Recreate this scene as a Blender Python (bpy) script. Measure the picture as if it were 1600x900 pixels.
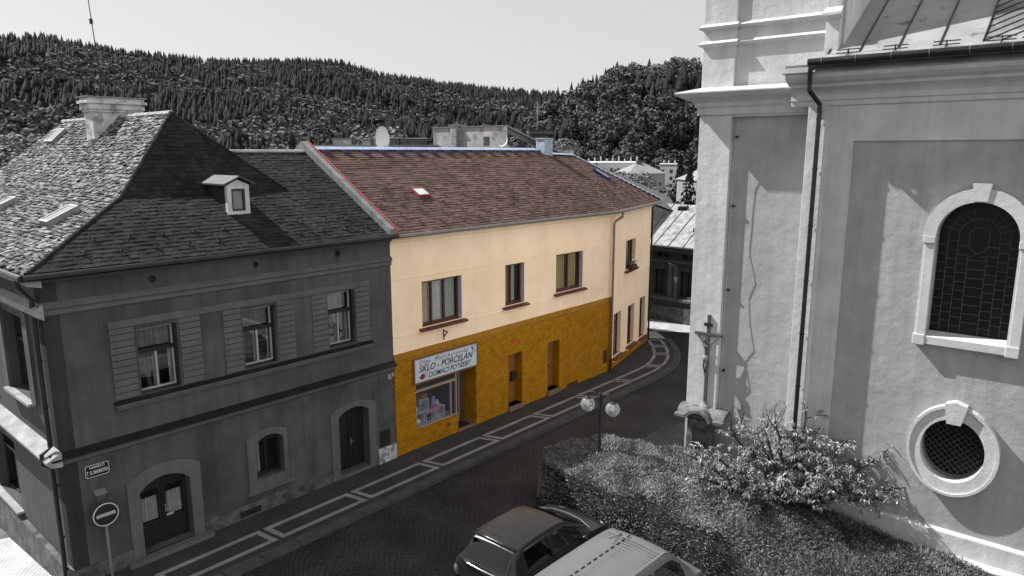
import bpy, bmesh, math, random
import numpy as np
from mathutils import Vector, Matrix, noise
from mathutils.geometry import tessellate_polygon
R = math.radians
sc = bpy.context.scene
for o in list(bpy.data.objects): bpy.data.objects.remove(o)
col = sc.collection

# ------------------------------------------------------------ camera
CAMH = 9.5
cd = bpy.data.cameras.new('camera'); cam = bpy.data.objects.new('camera', cd); col.objects.link(cam)
cam.location = (0, 0, CAMH); cam.rotation_euler = (R(90 - 10.81), 0, 0)
cd.sensor_width = 36; cd.lens = 36 * 1110 / 1600; cd.clip_start = 0.1; cd.clip_end = 6000
sc.camera = cam
sc.render.resolution_x, sc.render.resolution_y = 1024, 576

# ------------------------------------------------------------ sky + sun (black and white daylight)
SUN = Vector((-0.909, 0.416, math.tan(R(45.4)) )).normalized()
w = bpy.data.worlds.new('World'); sc.world = w; w.use_nodes = True
nt = w.node_tree; bg = nt.nodes['Background']
sky = nt.nodes.new('ShaderNodeTexSky'); sky.sky_type = 'NISHITA'; sky.sun_disc = False
sky.sun_elevation = R(45.4); sky.sun_rotation = math.atan2(SUN.x, SUN.y)
sky.air_density = 1.0; sky.dust_density = 1.5
bw = nt.nodes.new('ShaderNodeRGBToBW')
pw_ = nt.nodes.new('ShaderNodeMath'); pw_.operation = 'POWER'; pw_.inputs[1].default_value = 0.30     # evens out the thin summer veil
sc_ = nt.nodes.new('ShaderNodeMath'); sc_.operation = 'MULTIPLY'; sc_.inputs[1].default_value = 2.1
nt.links.new(sky.outputs[0], bw.inputs[0]); nt.links.new(bw.outputs[0], pw_.inputs[0]); nt.links.new(pw_.outputs[0], sc_.inputs[0])
tcw = nt.nodes.new('ShaderNodeTexCoord'); sxw = nt.nodes.new('ShaderNodeSeparateXYZ'); mrw = nt.nodes.new('ShaderNodeMapRange'); mlw = nt.nodes.new('ShaderNodeMath'); mlw.operation = 'MULTIPLY'
nt.links.new(tcw.outputs['Generated'], sxw.inputs[0]); nt.links.new(sxw.outputs[2], mrw.inputs[0])
for i_, v_ in enumerate((0.35, 0.95, 1.0, 0.75)): mrw.inputs[i_ + 1].default_value = v_      # darker overhead
nt.links.new(sc_.outputs[0], mlw.inputs[0]); nt.links.new(mrw.outputs[0], mlw.inputs[1]); 
dpw = nt.nodes.new('ShaderNodeVectorMath'); dpw.operation = 'DOT_PRODUCT'; dpw.inputs[1].default_value = Vector((.80, -.52, .30)).normalized()   # added bright patch of unseen sky that lifts the shaded house fronts
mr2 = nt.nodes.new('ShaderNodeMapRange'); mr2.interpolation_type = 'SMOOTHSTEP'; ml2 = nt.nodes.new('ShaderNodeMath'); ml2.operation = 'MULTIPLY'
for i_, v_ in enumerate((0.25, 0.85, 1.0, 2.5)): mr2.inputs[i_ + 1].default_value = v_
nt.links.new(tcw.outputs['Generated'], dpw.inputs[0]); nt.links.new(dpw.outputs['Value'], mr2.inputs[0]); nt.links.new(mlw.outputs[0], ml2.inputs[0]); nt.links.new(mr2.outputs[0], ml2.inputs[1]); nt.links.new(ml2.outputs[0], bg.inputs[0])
bg.inputs[1].default_value = 0.12
sd = bpy.data.lights.new('sun', 'SUN'); so = bpy.data.objects.new('sun', sd); col.objects.link(so)
sd.energy = 5.0; sd.angle = R(0.5); sd.color = (1, 0.99, 0.975)
so.rotation_euler = (-SUN).to_track_quat('-Z', 'Y').to_euler(); so.location = (-40, 30, 60)
sc.view_settings.view_transform = 'Standard'; sc.view_settings.look = 'None'
sc.view_settings.exposure = 0.88; sc.view_settings.gamma = 1; sc.view_settings.use_curve_mapping = False
sc.render.engine = 'CYCLES'
sc.cycles.max_bounces = 6; sc.cycles.diffuse_bounces = 3; sc.cycles.transparent_max_bounces = 6

# ------------------------------------------------------------ materials
MATS = {}
def mat(name, c, rough=0.85, var=0.0, vs=1.0, bump=0.0, bs=20.0, metal=0.0, spec=0.35, island=0.0, streak=0.0, c2=None, c2s=0.6, c2t=(0.5, 0.7), bd=0.02, coat=0.0):
    """procedural surface: base colour, noise variation, a second colour in patches, streaks, per-piece variation, bump"""
    if name in MATS: return MATS[name]
    m = bpy.data.materials.new(name); m.use_nodes = True; MATS[name] = m
    n = m.node_tree; L = n.links; N = n.nodes; b = N['Principled BSDF']
    if not isinstance(c, tuple): c = (c, c, c)
    b.inputs['Roughness'].default_value = rough; b.inputs['Metallic'].default_value = metal
    b.inputs['Specular IOR Level'].default_value = spec
    if coat: b.inputs['Coat Weight'].default_value = coat; b.inputs['Coat Roughness'].default_value = 0.04
    tc = N.new('ShaderNodeTexCoord')
    def mixc(a, bb, f, mode='MIX'):
        x = N.new('ShaderNodeMix'); x.data_type = 'RGBA'; x.blend_type = mode
        for inp, v in ((x.inputs['A'], a), (x.inputs['B'], bb)):
            if isinstance(v, tuple): inp.default_value = (*v, 1)
            else: L.new(v, inp)
        if isinstance(f, float): x.inputs['Factor'].default_value = f
        else: L.new(f, x.inputs['Factor'])
        return x.outputs['Result']
    def nz(scale, detail=6, vec=None, rough_=0.6):
        t = N.new('ShaderNodeTexNoise'); t.inputs['Scale'].default_value = scale; t.inputs['Detail'].default_value = detail
        t.inputs['Roughness'].default_value = rough_
        L.new(vec if vec else tc.outputs['Object'], t.inputs['Vector']); return t.outputs['Fac']
    def rng(s, a0, a1, b0, b1):
        r = N.new('ShaderNodeMapRange'); L.new(s, r.inputs[0])
        for i, v in enumerate((a0, a1, b0, b1)): r.inputs[i + 1].default_value = v
        return r.outputs[0]
    cur = c
    if c2 is not None:
        if not isinstance(c2, tuple): c2 = (c2, c2, c2)
        cur = mixc(cur, c2, rng(nz(c2s, 8), c2t[0], c2t[1], 0, 1))
    def mul(cur, s):
        v = N.new('ShaderNodeCombineColor')
        for i in range(3): L.new(s, v.inputs[i])
        return mixc(cur, v.outputs[0], 1.0, 'MULTIPLY')
    if var: cur = mul(cur, rng(nz(vs, 8), 0.3, 0.7, 1 - var, 1 + var))
    if streak:
        mp = N.new('ShaderNodeMapping'); mp.inputs['Scale'].default_value = (3.0, 3.0, 0.18); L.new(tc.outputs['Object'], mp.inputs[0])
        cur = mul(cur, rng(nz(1.5, 6, mp.outputs[0]), 0.42, 0.75, 1.0, 1 - streak))
    if island:
        g = N.new('ShaderNodeNewGeometry'); cur = mul(cur, rng(g.outputs['Random Per Island'], 0, 1, 1 - island, 1 + island))
    if isinstance(cur, tuple): b.inputs['Base Color'].default_value = (*cur, 1)
    else: L.new(cur, b.inputs['Base Color'])
    if bump:
        bp = N.new('ShaderNodeBump'); bp.inputs['Strength'].default_value = bump; bp.inputs['Distance'].default_value = bd
        L.new(nz(bs, 6), bp.inputs['Height']); L.new(bp.outputs[0], b.inputs['Normal'])
    return m

def brickmat(name, c1, c2, cm, bw_, bh, mortar=0.008, bump=0.4, axis='xz', rough=0.7, var=0.25, off=0.5, arc=False, spec=0.3, vs=1.2):
    if name in MATS: return MATS[name]
    m = mat(name, c1, rough); n = m.node_tree; L = n.links; N = n.nodes; b = N['Principled BSDF']
    b.inputs['Specular IOR Level'].default_value = spec
    tc = N.new('ShaderNodeTexCoord'); sp = N.new('ShaderNodeSeparateXYZ'); L.new(tc.outputs['Object'], sp.inputs[0])
    cb = N.new('ShaderNodeCombineXYZ')
    if axis == 'xz':     # run the courses round into the reveals
        ad = N.new('ShaderNodeMath'); L.new(sp.outputs[0], ad.inputs[0]); L.new(sp.outputs[1], ad.inputs[1]); L.new(ad.outputs[0], cb.inputs[0]); L.new(sp.outputs[2], cb.inputs[1])
    else: L.new(sp.outputs[0], cb.inputs[0]); L.new(sp.outputs[1], cb.inputs[1])
    if arc:   # segmental arcs of setts
        mo = N.new('ShaderNodeMath'); mo.operation = 'PINGPONG'; mo.inputs[1].default_value = 0.7; L.new(sp.outputs[0], mo.inputs[0])
        m2 = N.new('ShaderNodeMath'); m2.operation = 'POWER'; m2.inputs[1].default_value = 2; L.new(mo.outputs[0], m2.inputs[0])
        m3 = N.new('ShaderNodeMath'); m3.operation = 'MULTIPLY_ADD'; m3.inputs[1].default_value = 0.9
        L.new(m2.outputs[0], m3.inputs[0]); L.new(sp.outputs[1], m3.inputs[2]); L.new(m3.outputs[0], cb.inputs[1])
    if axis == 'zx':
        L.new(sp.outputs[2], cb.inputs[0]); L.new(sp.outputs[0], cb.inputs[1])
    bt = N.new('ShaderNodeTexBrick'); L.new(cb.outputs[0], bt.inputs['Vector'])
    bt.inputs['Scale'].default_value = 1; bt.inputs['Brick Width'].default_value = bw_; bt.inputs['Row Height'].default_value = bh
    bt.inputs['Mortar Size'].default_value = mortar; bt.inputs['Mortar Smooth'].default_value = 0.15; bt.offset = off
    for k, v in (('Color1', c1), ('Color2', c2), ('Mortar', cm)):
        bt.inputs[k].default_value = (*(v if isinstance(v, tuple) else (v, v, v)), 1)
    nz = N.new('ShaderNodeTexNoise'); nz.inputs['Scale'].default_value = vs; nz.inputs['Detail'].default_value = 8; L.new(tc.outputs['Object'], nz.inputs[0])
    r = N.new('ShaderNodeMapRange'); L.new(nz.outputs[0], r.inputs[0])
    for i, v in enumerate((0.3, 0.7, 1 - var, 1 + var)): r.inputs[i + 1].default_value = v
    cc = N.new('ShaderNodeCombineColor'); [L.new(r.outputs[0], cc.inputs[i]) for i in range(3)]
    mx = N.new('ShaderNodeMix'); mx.data_type = 'RGBA'; mx.blend_type = 'MULTIPLY'; mx.inputs['Factor'].default_value = 1
    L.new(bt.outputs['Color'], mx.inputs['A']); L.new(cc.outputs[0], mx.inputs['B']); L.new(mx.outputs['Result'], b.inputs['Base Color'])
    bp = N.new('ShaderNodeBump'); bp.invert = True; bp.inputs['Strength'].default_value = bump; bp.inputs['Distance'].default_value = 0.012
    L.new(bt.outputs['Fac'], bp.inputs['Height']); L.new(bp.outputs[0], b.inputs['Normal'])
    return m

def glassmat(name, tint=0.9, refl=0.12, rough=0.02, gmax=0.9):
    m = bpy.data.materials.new(name); m.use_nodes = True; MATS[name] = m
    n = m.node_tree; N = n.nodes; L = n.links; N.remove(N['Principled BSDF']); out = N['Material Output']
    t = N.new('ShaderNodeBsdfTransparent'); t.inputs[0].default_value = (tint, tint, tint, 1)
    g = N.new('ShaderNodeBsdfGlossy'); g.inputs['Roughness'].default_value = rough; g.inputs[0].default_value = (.9, .9, .9, 1)
    fr = N.new('ShaderNodeLayerWeight'); fr.inputs[0].default_value = 0.35
    mr = N.new('ShaderNodeMapRange'); L.new(fr.outputs['Fresnel'], mr.inputs[0]); mr.inputs[3].default_value = refl; mr.inputs[4].default_value = gmax
    mx = N.new('ShaderNodeMixShader'); L.new(mr.outputs[0], mx.inputs[0]); L.new(t.outputs[0], mx.inputs[1]); L.new(g.outputs[0], mx.inputs[2])
    L.new(mx.outputs[0], out.inputs[0]); return m
GLASS = glassmat('window_glass', 0.8, 0.06, gmax=.5)
GLOBE = glassmat('globe_glass', 0.9, 0.10, 0.03)
_n = GLOBE.node_tree; _tr = _n.nodes.new('ShaderNodeBsdfDiffuse'); _tr.inputs[0].default_value = (.8, .8, .8, 1); _mx = _n.nodes.new('ShaderNodeMixShader'); _mx.inputs[0].default_value = .12
_o = _n.nodes['Material Output']; _n.links.new(_o.inputs[0].links[0].from_socket, _mx.inputs[1]); _n.links.new(_tr.outputs[0], _mx.inputs[2]); _n.links.new(_mx.outputs[0], _o.inputs[0])
CARGLASS = glassmat('car_glass', 0.25, 0.05, gmax=0.5)

# ------------------------------------------------------------ mesh helpers
class MB:
    def __init__(s): s.v = []; s.f = []
    def add(s, vs, fs):
        k = len(s.v); s.v += [tuple(p) for p in vs]; s.f += [tuple(i + k for i in f) for f in fs]; return s
    def box(s, x0, x1, y0, y1, z0, z1):
        return s.add([(x0, y0, z0), (x1, y0, z0), (x1, y1, z0), (x0, y1, z0), (x0, y0, z1), (x1, y0, z1), (x1, y1, z1), (x0, y1, z1)],
                     [(3, 2, 1, 0), (4, 5, 6, 7), (0, 1, 5, 4), (1, 2, 6, 5), (2, 3, 7, 6), (3, 0, 4, 7)])
    def cbox(s, c, sx, sy, sz, M=None):
        vs = [Vector((x * sx / 2, y * sy / 2, z * sz / 2)) for z in (-1, 1) for x, y in ((-1, -1), (1, -1), (1, 1), (-1, 1))]
        if M is not None: vs = [M @ p for p in vs]
        c = Vector(c)
        return s.add([p + c for p in vs], [(3, 2, 1, 0), (4, 5, 6, 7), (0, 1, 5, 4), (1, 2, 6, 5), (2, 3, 7, 6), (3, 0, 4, 7)])
    def tube(s, pts, r, n=10, cap=True):
        pts = [Vector(p) for p in pts]; rings = []
        up = Vector((0, 0, 1)); last = None
        for i, p in enumerate(pts):
            d = (pts[min(i + 1, len(pts) - 1)] - pts[max(i - 1, 0)]).normalized()
            a = last if last is not None else (up if abs(d.z) < 0.9 else Vector((1, 0, 0)))
            x = (a - d * a.dot(d)).normalized(); y = d.cross(x); last = x
            rr = r[i] if isinstance(r, (list, tuple)) else r
            rings.append([p + (x * math.cos(2 * math.pi * k / n) + y * math.sin(2 * math.pi * k / n)) * rr for k in range(n)])
        vs = [q for g in rings for q in g]; fs = []
        for i in range(len(pts) - 1):
            for k in range(n): fs.append((i * n + k, i * n + (k + 1) % n, (i + 1) * n + (k + 1) % n, (i + 1) * n + k))
        if cap: fs += [tuple(range(n))[::-1], tuple((len(pts) - 1) * n + k for k in range(n))]
        return s.add(vs, fs)
    def lathe(s, prof, c=(0, 0, 0), n=20, axis='z', sx=1, sy=1):
        vs = []; fs = []
        for r_, h in prof:
            for k in range(n):
                t = 2 * math.pi * k / n; x, y = r_ * math.cos(t) * sx, r_ * math.sin(t) * sy
                p = {'z': (x, y, h), 'y': (x, h, y), 'x': (h, x, y)}[axis]
                vs.append((p[0] + c[0], p[1] + c[1], p[2] + c[2]))
        for i in range(len(prof) - 1):
            for k in range(n): fs.append((i * n + k, i * n + (k + 1) % n, (i + 1) * n + (k + 1) % n, (i + 1) * n + k))
        fs += [tuple(range(n))[::-1], tuple((len(prof) - 1) * n + k for k in range(n))]
        return s.add(vs, fs)
    def slab(s, outer, holes=(), y0=0.0, y1=0.1, rim=True, back=False):
        """a wall panel in the xz plane, front at y0 facing -y, with openings whose reveals run back to y1"""
        loops = [outer] + list(holes); flat = [p for l in loops for p in l]
        tri = tessellate_polygon([[Vector((p[0], p[1], 0)) for p in l] for l in loops])
        def orient(t):
            a, b, c = [flat[i] for i in t]
            return t if (b[0] - a[0]) * (c[1] - a[1]) - (b[1] - a[1]) * (c[0] - a[0]) > 0 else t[::-1]
        tri = [orient(tuple(t)) for t in tri]
        s.add([(p[0], y0, p[1]) for p in flat], tri)
        if back: s.add([(p[0], y1, p[1]) for p in flat], [t[::-1] for t in tri])
        for li, l in enumerate(loops):
            if li == 0 and not rim: continue
            k = len(l); vs = [(p[0], y0, p[1]) for p in l] + [(p[0], y1, p[1]) for p in l]
            s.add(vs, [(i, (i + 1) % k, k + (i + 1) % k, k + i) for i in range(k)])
        return s
    def extrude_x(s, prof, x0, x1, cap=True):
        """profile of (y,z) points run along x"""
        k = len(prof); vs = [(x0, y, z) for y, z in prof] + [(x1, y, z) for y, z in prof]
        fs = [(i, i + 1, k + i + 1, k + i) for i in range(k - 1)]
        if cap: fs += [tuple(range(k))[::-1], tuple(k + i for i in range(k))]
        return s.add(vs, fs)
    def build(s, name, m, parent=None, loc=(0, 0, 0), rot=0.0, smooth=False, bevel=0.0, sub=0, **props):
        me = bpy.data.meshes.new(name); me.from_pydata(s.v, [], s.f)
        bm = bmesh.new(); bm.from_mesh(me); bmesh.ops.recalc_face_normals(bm, faces=bm.faces); bm.to_mesh(me); bm.free()
        me.materials.append(m)
        o = bpy.data.objects.new(name, me); col.objects.link(o); o.location = loc; o.rotation_euler = (0, 0, rot) if not isinstance(rot, tuple) else rot
        if smooth:
            me.polygons.foreach_set('use_smooth', [True] * len(me.polygons))
        if parent: o.parent = parent
        if bevel:
            b = o.modifiers.new('bevel', 'BEVEL'); b.width = bevel; b.segments = 2; b.limit_method = 'ANGLE'; b.angle_limit = R(40)
        if sub:
            b = o.modifiers.new('subsurf', 'SUBSURF'); b.levels = b.render_levels = sub
        for k, v in props.items(): o[k] = v
        return o

def thing(name, label, cat, loc=(0, 0, 0), rot=0.0, group=None):
    o = bpy.data.objects.new(name, None); col.objects.link(o); o.location = loc; o.rotation_euler = (0, 0, rot)
    o.empty_display_size = 0.2
    o['label'] = label; o['category'] = cat
    if group: o['group'] = group
    return o
def tag(o, label, cat, group=None):
    o['label'] = label; o['category'] = cat
    if group: o['group'] = group
    return o
def struct(o): o['kind'] = 'structure'; return o
def copy_tree(o, parent=None):
    c = o.copy(); col.objects.link(c)
    if parent: c.parent = parent
    for ch in list(o.children): copy_tree(ch, c)
    return c
def arch(x0, x1, z0, zs, zc, n=14):
    """outline of an opening with a segmental arch: springing zs, crown zc"""
    h = zc - zs; hw = (x1 - x0) / 2; xc = (x0 + x1) / 2
    if h <= 0: return [(x0, z0), (x1, z0), (x1, zs), (x0, zs)]
    rad = (hw * hw + h * h) / (2 * h); cz = zc - rad; a = math.asin(min(1, hw / rad)); 
    if h > hw: a = math.pi - a
    return [(x0, z0), (x1, z0)] + [(xc + rad * math.sin(t), cz + rad * math.cos(t)) for t in [a - 2 * a * i / n for i in range(n + 1)]]
def rect(x0, x1, z0, z1): return [(x0, z0), (x1, z0), (x1, z1), (x0, z1)]
def curtain(x0, x1, z0, z1, y, waves, amp=0.03):
    m = MB(); n = max(6, int((x1 - x0) / 0.02)); vs = []
    for z in (z0, z1):
        for i in range(n + 1):
            x = x0 + (x1 - x0) * i / n
            vs.append((x, y + amp * math.sin(x * waves) + 0.4 * amp * math.sin(x * waves * 2.3 + 1), z))
    return m.add(vs, [(i, i + 1, n + 2 + i, n + 1 + i) for i in range(n)])

def tile_plane(mb, pts, U, tw, th, thick=0.02, jit=0.004, seed=1, lap=1.25):
    """rows of overlapping tiles over a convex roof polygon (3D points)"""
    rnd = random.Random(seed); P = [Vector(p) for p in pts]; U = Vector(U).normalized()
    Nn = Vector((0, 0, 0))
    for i in range(1, len(P) - 1): Nn += (P[i] - P[0]).cross(P[i + 1] - P[0])
    Nn.normalize()
    if Nn.z < 0: Nn = -Nn
    V = Nn.cross(U).normalized()
    if V.z < 0: V = -V
    O = P[0]; q = [((p - O).dot(U), (p - O).dot(V)) for p in P]
    v0 = min(b for a, b in q); v1 = max(b for a, b in q); r_ = 0; v = v0
    while v < v1 - th * 0.3:
        vm = min(v + th * 0.5, v1 - 1e-3); xs = []
        for i in range(len(q)):
            (a0, b0), (a1, b1) = q[i], q[(i + 1) % len(q)]
            if (b0 - vm) * (b1 - vm) < 0: xs.append(a0 + (a1 - a0) * (vm - b0) / (b1 - b0))
        if len(xs) >= 2:
            ua, ub = min(xs), max(xs); u = ua - (tw * 0.5 if r_ % 2 else 0) 
            while u < ub:
                l, rr = max(u, ua), min(u + tw * 0.97, ub)
                if rr - l > 0.02:
                    t0 = thick * (1 + rnd.uniform(-.3, .3)) + rnd.uniform(0, jit); t1 = rnd.uniform(0, jit); dv = rnd.uniform(-1, 1) * jit * 2
                    tl = rnd.uniform(-1, 1) * jit
                    vt = min(v + th * lap, v1)
                    def pt(a, b, h): return O + U * a + V * b + Nn * h
                    mb.add([pt(l, v + dv, t0 + tl), pt(rr, v + dv, t0 - tl), pt(rr, vt, 0.004 + t1), pt(l, vt, 0.004 + t1),
                            pt(l, v + dv, -.004), pt(rr, v + dv, -.004)],
                           [(0, 1, 2, 3), (4, 5, 1, 0), (4, 0, 3), (5, 2, 1)])
                u += tw
        v += th; r_ += 1
    return mb
def sheet(mb, pts, drop=0.03):
    vs = [(p[0], p[1], p[2] - drop) for p in pts]; return mb.add(vs, [tuple(range(len(vs)))])
def text_mesh(body, size, name, m, parent, loc, rot, shear=0.0, extrude=0.002, align='LEFT', xs=1.0, bold=0.0, spacing=1.0):
    cu = bpy.data.curves.new(name, 'FONT'); cu.body = body; cu.size = size; cu.shear = shear; cu.extrude = extrude; cu.align_x = align
    cu.offset = bold; cu.space_character = spacing
    t = bpy.data.objects.new(name + '_tmp', cu); col.objects.link(t); bpy.context.view_layer.update()
    me = bpy.data.meshes.new_from_object(t.evaluated_get(bpy.context.evaluated_depsgraph_get())); bpy.data.objects.remove(t)
    me.name = name; me.materials.clear(); me.materials.append(m)
    o = bpy.data.objects.new(name, me); col.objects.link(o); o.parent = parent; o.location = loc; o.rotation_euler = rot; o.scale = (xs, 1, 1); return o

# street frame: s along the house fronts, y back into the houses (towards the street is -y)
C0 = (-3.67, 21.2); AS = R(48.78); ca, sa = math.cos(AS), math.sin(AS)
def SW(s, y, z=0.0): return (C0[0] + ca * s - sa * y, C0[1] + sa * s + ca * y, z)
# church frame: x along the nave wall towards the near end, y into the church
B0 = (8.61, 17.26); AC = R(-39.72); cc_, sc_ = math.cos(AC), math.sin(AC)
def CW(x, y, z=0.0): return (B0[0] + cc_ * x - sc_ * y, B0[1] + sc_ * x + cc_ * y, z)

# ============================================================ GROUND, ROAD, PAVEMENT
def flat_poly(pts, z, name, m, frame='street', thick=0.0):
    mb = MB(); f = {'street': lambda p: (p[0], p[1], z), 'world': lambda p: (p[0], p[1], z)}[frame]
    tri = tessellate_polygon([[Vector((p[0], p[1], 0)) for p in pts]])
    mb.add([f(p) for p in pts], [tuple(t) for t in tri])
    if thick:
        k = len(pts); mb.add([(p[0], p[1], z) for p in pts] + [(p[0], p[1], z - thick) for p in pts], [(i, (i + 1) % k, k + (i + 1) % k, k + i) for i in range(k)])
    return mb.build(name, m, None, (C0[0], C0[1], 0) if frame == 'street' else (0, 0, 0), AS if frame == 'street' else 0)

m_ground = mat('ground_soil', 0.10, 0.95, 0.3, 0.3, 0.3, 8)
def smooth(t): t = min(1.0, max(0.0, t)); return t * t * (3 - 2 * t)
def ground_z(x, y):
    """the town stands on a terrace; the ground falls to the valley floor behind it"""
    return -0.17 - 12.0 * smooth((y - 58) / 150)
mb = MB(); gx = [-3000, -1200, -600, -300, -150, -60, -20, -12, 20, 60, 150, 300, 600, 1200, 3000]; gy = [-400, -60, -20, 0, 8, 20, 58] + [58 + 12 * k for k in range(1, 14)] + [400, 1000, 2500, 4500]
def gz2(x, y):
    z = ground_z(x, y); k = (x - C0[0]) * -ca * 1 + (y - C0[1]) * -sa; dy = -(x - C0[0]) * sa + (y - C0[1]) * ca
    return z - (2.0 * smooth((k - 9.4) / 3) if -6 < dy < 40 and y < 60 else 0)
mb.add([(x, y, gz2(x, y)) for y in gy for x in gx], [(j * len(gx) + i, j * len(gx) + i + 1, (j + 1) * len(gx) + i + 1, (j + 1) * len(gx) + i) for j in range(len(gy) - 1) for i in range(len(gx) - 1)])
struct(mb.build('ground', m_ground))
m_sett = brickmat('stone_setts', 0.024, 0.042, 0.008, 0.11, 0.10, 0.012, 1.0, 'xy', 0.65, 0.6, arc=True, spec=0.35, vs=0.7)
m_settl = brickmat('sunlit_setts', 0.45, 0.36, 0.2, 0.11, 0.10, 0.008, 0.6, 'xy', 0.8, 0.25, arc=True)
ROAD = [(-13, -0.05), (19, -0.05), (19, -6), (60, -6), (60, 4.4), (14, 4.4), (14, 9), (-13, 22)]
struct(flat_poly([(-14, 0.0), (-40, 0.0), (-40, -22), (-14, -22), (-2, -16), (8, -12), (14, -5.2), (60, -5.2), (60, 14), (30, 14), (17.5, 3.2), (17.5, 0)], -0.112, 'road', m_sett))
# side street and little square beyond the bend: sunlight painted in as paler setts
mb = MB(); vs = []; fs = []
for i in range(13):
    y = -2 + i * 2.0
    zz = -0.10 - 0.105 * max(0, y)
    vs += [(-9.17, y, zz), (-16.5, y, zz)]
mb.add(vs, [(2 * i, 2 * i + 1, 2 * i + 3, 2 * i + 2) for i in range(12)])
mb.v = [(x, y, z + 0.0) for x, y, z in mb.v]
struct(mb.build('side_street', m_settl, None, (C0[0], C0[1], 0), AS))
struct(flat_poly([(17.8, 5.5), (17.9, 1.2), (18.8, .8), (20, 2.2), (21, 4.4), (27.5, 6.5), (27.5, -3), (23.5, -3)], -0.106, 'square_paving', m_settl))

m_walk = brickmat('dark_mosaic', 0.055, 0.04, 0.02, 0.07, 0.06, 0.008, 0.5, 'xy', 0.75, 0.25)
m_inlay = brickmat('pale_mosaic', 0.32, 0.25, 0.12, 0.07, 0.06, 0.006, 0.4, 'xy', 0.8, 0.2)
m_kerb = mat('kerb_granite', 0.06, 0.8, 0.3, 3, 0.3, 60)
def path_off(off):
    base = [(-10.6, -1.26), (4, -1.26), (12.6, -1.26), (13.6, -1.22), (14.6, -1.02), (15.5, -.68), (16.4, -.15), (17.3, .5), (18.2, 1.3)]
    out = []
    for i, p in enumerate(base):
        a = base[max(i - 1, 0)]; b = base[min(i + 1, len(base) - 1)]
        d = Vector((b[0] - a[0], b[1] - a[1])).normalized(); out.append((p[0] + d.y * off, p[1] - d.x * off))
    return out
kerb_in = path_off(0.62); kerb_out = path_off(0.92)
struct(flat_poly([(-10.6, .02), (12.15, .02), (17.55, 1.45)] + [(18.2, 1.5)] + kerb_in[::-1], 0.0, 'pavement', m_walk, thick=0.11))
# kerb stones, one long object with joints
mb = MB()
def along(line, t):
    for i in range(len(line) - 1):
        d = math.dist(line[i], line[i + 1])
        if t <= d or i == len(line) - 2:
            k = t / d; return (line[i][0] + (line[i + 1][0] - line[i][0]) * k, line[i][1] + (line[i + 1][1] - line[i][1]) * k)
        t -= d
LK = sum(math.dist(kerb_in[i], kerb_in[i + 1]) for i in range(len(kerb_in) - 1)); LO = sum(math.dist(kerb_out[i], kerb_out[i + 1]) for i in range(len(kerb_out) - 1))
t = 0; rnd = random.Random(2)
while t < LK - 0.2:
    t2 = min(t + 0.95, LK); g = 0.012
    a, b = along(kerb_in, t + g), along(kerb_in, t2 - g); c, d = along(kerb_out, (t2 - g) * LO / LK), along(kerb_out, (t + g) * LO / LK)
    z = 0.012 + rnd.uniform(-.004, .004)
    mb.add([(*a, z), (*b, z), (*c, z), (*d, z), (*a, -.12), (*b, -.12), (*c, -.12), (*d, -.12)], [(0, 1, 2, 3), (0, 4, 5, 1), (1, 5, 6, 2), (2, 6, 7, 3), (3, 7, 4, 0)])
    t = t2
struct(mb.build('kerb', m_kerb, None, (C0[0], C0[1], 0), AS))
# pale stone frames laid in the pavement
mb = MB(); inn = path_off(-0.39); out = path_off(0.39)
LI = sum(math.dist(inn[i], inn[i + 1]) for i in range(len(inn) - 1)); LU = sum(math.dist(out[i], out[i + 1]) for i in range(len(out) - 1))
base = path_off(0); LB = sum(math.dist(base[i], base[i + 1]) for i in range(len(base) - 1))
def lane(off, t):
    ln = path_off(off); Ln = sum(math.dist(ln[i], ln[i + 1]) for i in range(len(ln) - 1)); return along(ln, t * Ln / LB)
t = 0.05; lens = [2.62] * 9 + [2.0, 1.3, 1.2, 1.1]
def strip(o0, o1, ta, tb, n_=8):
    vs = []
    for i in range(n_ + 1):
        tt = ta + (tb - ta) * i / n_; vs += [(*lane(o0, tt), 0.004), (*lane(o1, tt), 0.004)]
    mb.add(vs, [(2 * i, 2 * i + 1, 2 * i + 3, 2 * i + 2) for i in range(n_)])
for Ls in lens:
    if t + Ls > LB: break
    strip(-.39, -.25, t, t + Ls); strip(.25, .39, t, t + Ls); strip(-.25, .25, t, t + .15, 2); strip(-.25, .25, t + Ls - .15, t + Ls, 2)
    t += Ls + 0.11
struct(mb.build('pavement_inlay', m_inlay, None, (C0[0], C0[1], 0), AS))
# church side forecourt paving slabs
m_slab = brickmat('stone_slabs', 0.07, 0.055, 0.03, 0.5, 0.35, 0.012, 0.4, 'xy', 0.85, 0.25, vs=2)
struct(flat_poly([(3.2, -5.6), (7.2, -5.0), (9.5, -5.5), (13, -8), (9, -14), (4.6, -12), (4.2, -7.6)], -0.09, 'forecourt', m_slab))

# ============================================================ LEFT CORNER HOUSE
m_lp = mat('grey_render', 0.082, 0.93, 0.22, 1.1, 0.45, 22, c2=0.038, c2s=0.45, c2t=(.42, .72), streak=0.35)
m_lt = mat('grey_trim', 0.10, 0.9, 0.15, 2, 0.25, 30, streak=0.2)
m_lstone = mat('weathered_stone', 0.09, 0.95, 0.4, 4, 0.8, 14, c2=0.05, c2s=3, c2t=(.45, .6))
m_black = mat('black_paint', 0.015, 0.5, 0.2, 5)
m_dark = mat('dark_interior', 0.012, 0.9)
m_wood = mat('dark_wood', 0.010, 0.5, 0.3, 6)
m_wframe = mat('pale_window_paint', 0.30, 0.5, 0.2, 5)
m_curt = mat('lace', 0.42, 0.9, 0.2, 8)
m_flash = mat('sheet_metal', 0.20, 0.5, 0.3, 1.5, 0.15, 4, metal=0.3, spec=0.5)
m_gut = mat('dark_gutter', 0.03, 0.35, 0.3, 3, metal=0.6, spec=0.5)
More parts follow.
